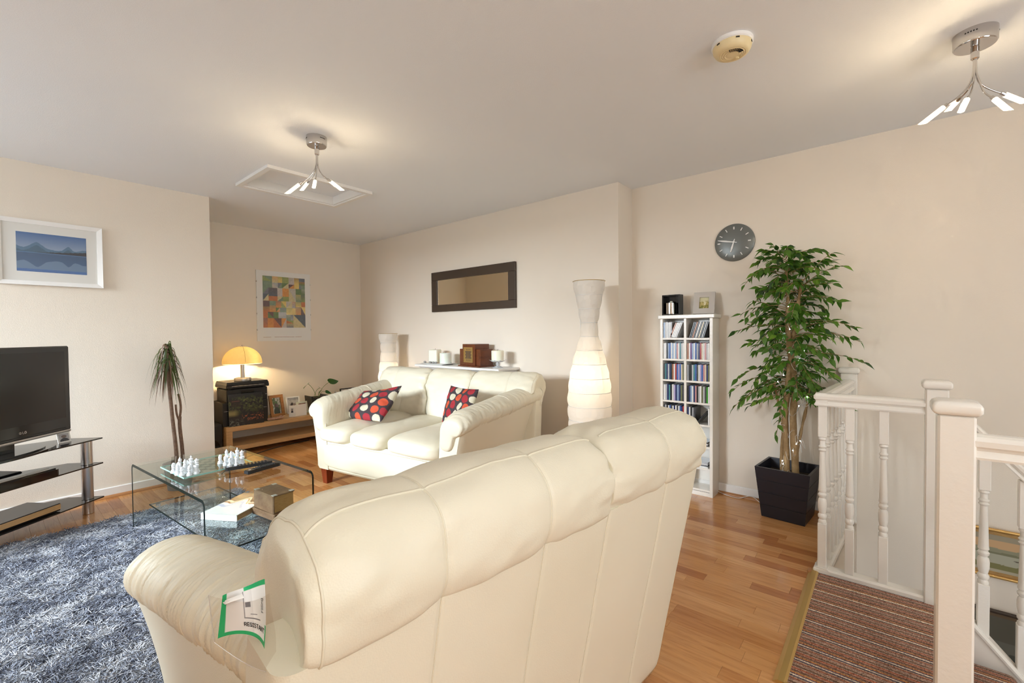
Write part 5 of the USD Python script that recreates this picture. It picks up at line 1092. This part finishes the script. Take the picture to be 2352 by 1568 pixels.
trunks = [[(.0, .02, 0), (.0, .025, .18), (.012, .03, .36), (-.005, .02, .54), (.01, .0, .80), (.0, -.03, 1.05), (-.01, -.06, 1.25)], [(.01, -.025, 0), (.0, -.02, .2), (.0, -.012, .4), (.01, -.02, .60), (-.01, .01, .85), (.01, .02, 1.10), (.0, .03, 1.36)], [(.0, .045, 0), (.01, .05, .15), (.02, .045, .3), (.02, .07, .46), (.01, .10, .62)], [(.0, -.03, .14), (.02, -.06, .34), (.01, -.09, .5), (.02, -.11, .66)]]
for k, p in enumerate(trunks): part('trunk', disp(tube(p, [[.019, .017, .015, .008], [.022, .019, .016, .007], [.013, .010, .006], [.010, .008, .005]][k], 12, 60), .004, 16, k), M['trunk_bark'], tree, smooth=True)
lm = [leaf_mesh(l, w) for l, w in ((.058, .0138), (.050, .0125), (.066, .0150))]
LF = ['leaf_deep', 'leaf_mid', 'leaf_mid', 'leaf_bright', 'leaf_dark']
leaves = []
def twig(base, az, el, length, n, droop):
    """one twig with alternate leaves; returns its line"""
    d = np.array([math.cos(az)*math.cos(el), math.sin(az)*math.cos(el), math.sin(el)]); P = []
    for t in np.linspace(0, 1, 9): P.append(np.array(base) + d*length*t + np.array([0, 0, -droop*length*t**2.2]))
    P = np.array(P); lim = .175
    P[:, 0] = np.where(P[:, 0] > lim-.02, lim-.02 - .15*(P[:, 0]-lim+.02), P[:, 0])
    for k in range(n):
        t = .28 + .72*k/(n-1); q = P[0] + 0; i = t*8; a = int(min(7, math.floor(i))); q = P[a] + (P[a+1]-P[a])*(i-a); g = P[a+1]-P[a]; g /= np.linalg.norm(g)+1e-9
        yawl = math.atan2(g[1], g[0]) + (tr.uniform(.35, 1.0) if k % 2 else -tr.uniform(.35, 1.0))*(0.25 if k == n-1 else 1)
        pit = math.radians(tr.gauss(14, 20)) - math.asin(max(-1, min(1, g[2])))*.6
        m = rot(tr.choice(lm), tr.gauss(0, 28), (1, 0, 0)); m = rot(m, math.degrees(pit), (0, 1, 0)); m = rot(m, math.degrees(yawl)); m = mv(m, *q)
        if m.vertices[:, 0].max() > .200: m = mv(m, .200 - m.vertices[:, 0].max(), 0, 0)
        leaves.append((m, tr.choices(LF, [34, 26, 18, 8, 14])[0]))
    return P
twl = []
for k in range(128):
    z = .50 + .92*(k/127)**.95; tk = trunks[1] if (k % 2 or z > 1.22) else trunks[0]; zs = [p[2] for p in tk]; b = [float(np.interp(z, zs, [p[c] for p in tk])) for c in (0, 1)] + [z]
    az = 2.399*k + tr.uniform(-.3, .3)
    width = .24 if z > .8 else .22
    ln = width + tr.uniform(-.09, .09) - (.07 if z > 1.32 else 0)
    el = tr.uniform(.15, .75) if z > .75 else tr.uniform(-.1, .5)
    twl.append(twig(b, az, el, ln, tr.choice((11, 12, 13)), tr.uniform(.25, .70)))
for (b, az, el, ln, n, dr) in [((.0, .02, .62), 1.75, .35, .34, 11, .62), ((.0, .06, .55), 1.95, .25, .28, 10, .7), ((.0, .02, .68), 2.2, .4, .33, 10, .55), ((.01, .08, .6), 1.5, .1, .22, 9, .9), ((-.01, 0, .95), -1.75, .45, .36, 11, .45), ((0, 0, .9), -1.5, .3, .36, 11, .4), ((0, 0, .78), -1.45, .2, .37, 11, .3), ((0, .02, 1.30), 1.2, 1.0, .26, 9, .25), ((0, .02, 1.3), 2.4, 1.15, .24, 9, .2), ((0, -.05, 1.22), -1.4, 1.0, .30, 9, .25), ((0, -.05, 1.2), -1.9, .7, .30, 9, .3), ((0, 0, 1.05), 1.7, .5, .32, 10, .5), ((.0, .0, .72), -2.2, .3, .3, 10, .5)]:
    twl.append(twig(b, az, el, ln, n, dr))
part('twigs', cat(*[tube(P, [.0028, .0012], 5) for P in twl]), M['trunk_bark'], tree, smooth=True, kind='stuff')
order_ = sorted(range(len(leaves)), key=lambda i: leaves[i][0].vertices[:, 0].mean())
for i in order_[:298]: part('leaf', leaves[i][0], M[leaves[i][1]], tree, smooth=True)
for f in set(LF): part('foliage', cat(*[leaves[i][0] for i in order_[298:] if leaves[i][1] == f]), M[f], tree, smooth=True, kind='stuff')
fy = thing('fairy_lights', 'string of white fairy lights wound through the fig tree', 'fairy lights', (3.285, .47, .262), 0)
path = []
for k in range(120):
    t = k/119; a = t*26; r = .03 + .08*math.sin(math.pi*min(1, t*1.05))*(.6+.4*math.sin(k*1.7)); path.append((-.035 - abs(r*math.cos(a))*.75 if k % 3 else .02, r*math.sin(a)*1.1 + .0, .02 + 1.12*t + .03*math.sin(k*2.1)))
part('wire', tube(path, .0009, 4, 300), M['wire_white'], fy, smooth=True)
for k in range(6, 118, 5):
    if k % 3 == 0: k += 1
    part('bulb', mv(trimesh.creation.icosphere(1, .0034), path[k][0]-.006, path[k][1], path[k][2]), M['fairy_white'], fy, smooth=True)

dr = thing('dragon_tree', 'thin two-stemmed dragon tree with drooping leaves beside the left wall', 'plant', (.975, 4.265, 0), 0)
part('pot', lathe([(0, 0), (.075, 0), (.098, .185), (.104, .19), (.104, .205), (.094, .205), (.090, .18), (0, .18)], 32), M['grey_pot'], dr, smooth=35); part('soil', cyl(.088, .15, .182, n=24), M['soil'], dr)
st1 = [(-.012, 0, .17), (-.02, 0, .35), (-.036, -.005, .55), (-.045, 0, .72), (-.055, 0, .90), (-.058, 0, 1.12)]; st2 = [(.03, .01, .17), (.022, .01, .35), (.012, .01, .50), (.014, .01, .56)]
part('stem', tube(st1, [.014, .012, .013], 10, 40), M['cane_bark'], dr, smooth=True); part('stem', tube(st2, [.013, .012], 10, 30), M['cane_bark'], dr, smooth=True)
part('stem', tube([(.014, .01, .55), (.022, .01, .64), (.008, .01, .74)], .008, 8, 16), M['cane_bark'], dr, smooth=True); part('stem', tube([(.012, .01, .52), (-.006, .0, .58), (-.012, 0, .66)], .007, 8, 16), M['cane_bark'], dr, smooth=True)
lr = random.Random(9)
for k in range(96):
    az = 2.399*k; f = k/95; top = np.array([-.058 + lr.uniform(-.006, .006), lr.uniform(-.006, .006), .93 + .17*f]); el = math.radians(15 + 60*f + lr.uniform(-14, 14)); l = lr.uniform(.24, .36)
    d = np.array([math.cos(az)*math.cos(el), math.sin(az)*math.cos(el), math.sin(el)])*np.array([.42, .42, .52])*lr.uniform(.8, 1.15); pts = np.array([top + d*l*(1.25*t - .25*t*t) + np.array([0, 0, -(1.02 - .25*f)*l*t**2.3]) for t in np.linspace(0, 1, 11)])
    side = np.array([-math.sin(az), math.cos(az), 0]); w = .0066*np.array([.5, .8, .95, 1, 1, .95, .85, .7, .5, .28, .04])
    V = np.stack([pts - side*w[:, None], pts + np.array([0, 0, .002]), pts + side*w[:, None]], 1)
    if V[..., 1].max() > .15: continue
    part('leaf', skin(V, False, False), M['dracaena_brown' if lr.random() < .55 - .45*f else 'dracaena_green'], dr, smooth=True)
lone('floor_cable', tube([(1.30, 4.38, .006), (1.6, 4.75, .006), (2.0, 4.95, .006), (2.35, 5.0, .006)], .004, 6, 30), M['black_matt'], 'black cable lying on the floor under the oak bench', 'cable', smooth=True)
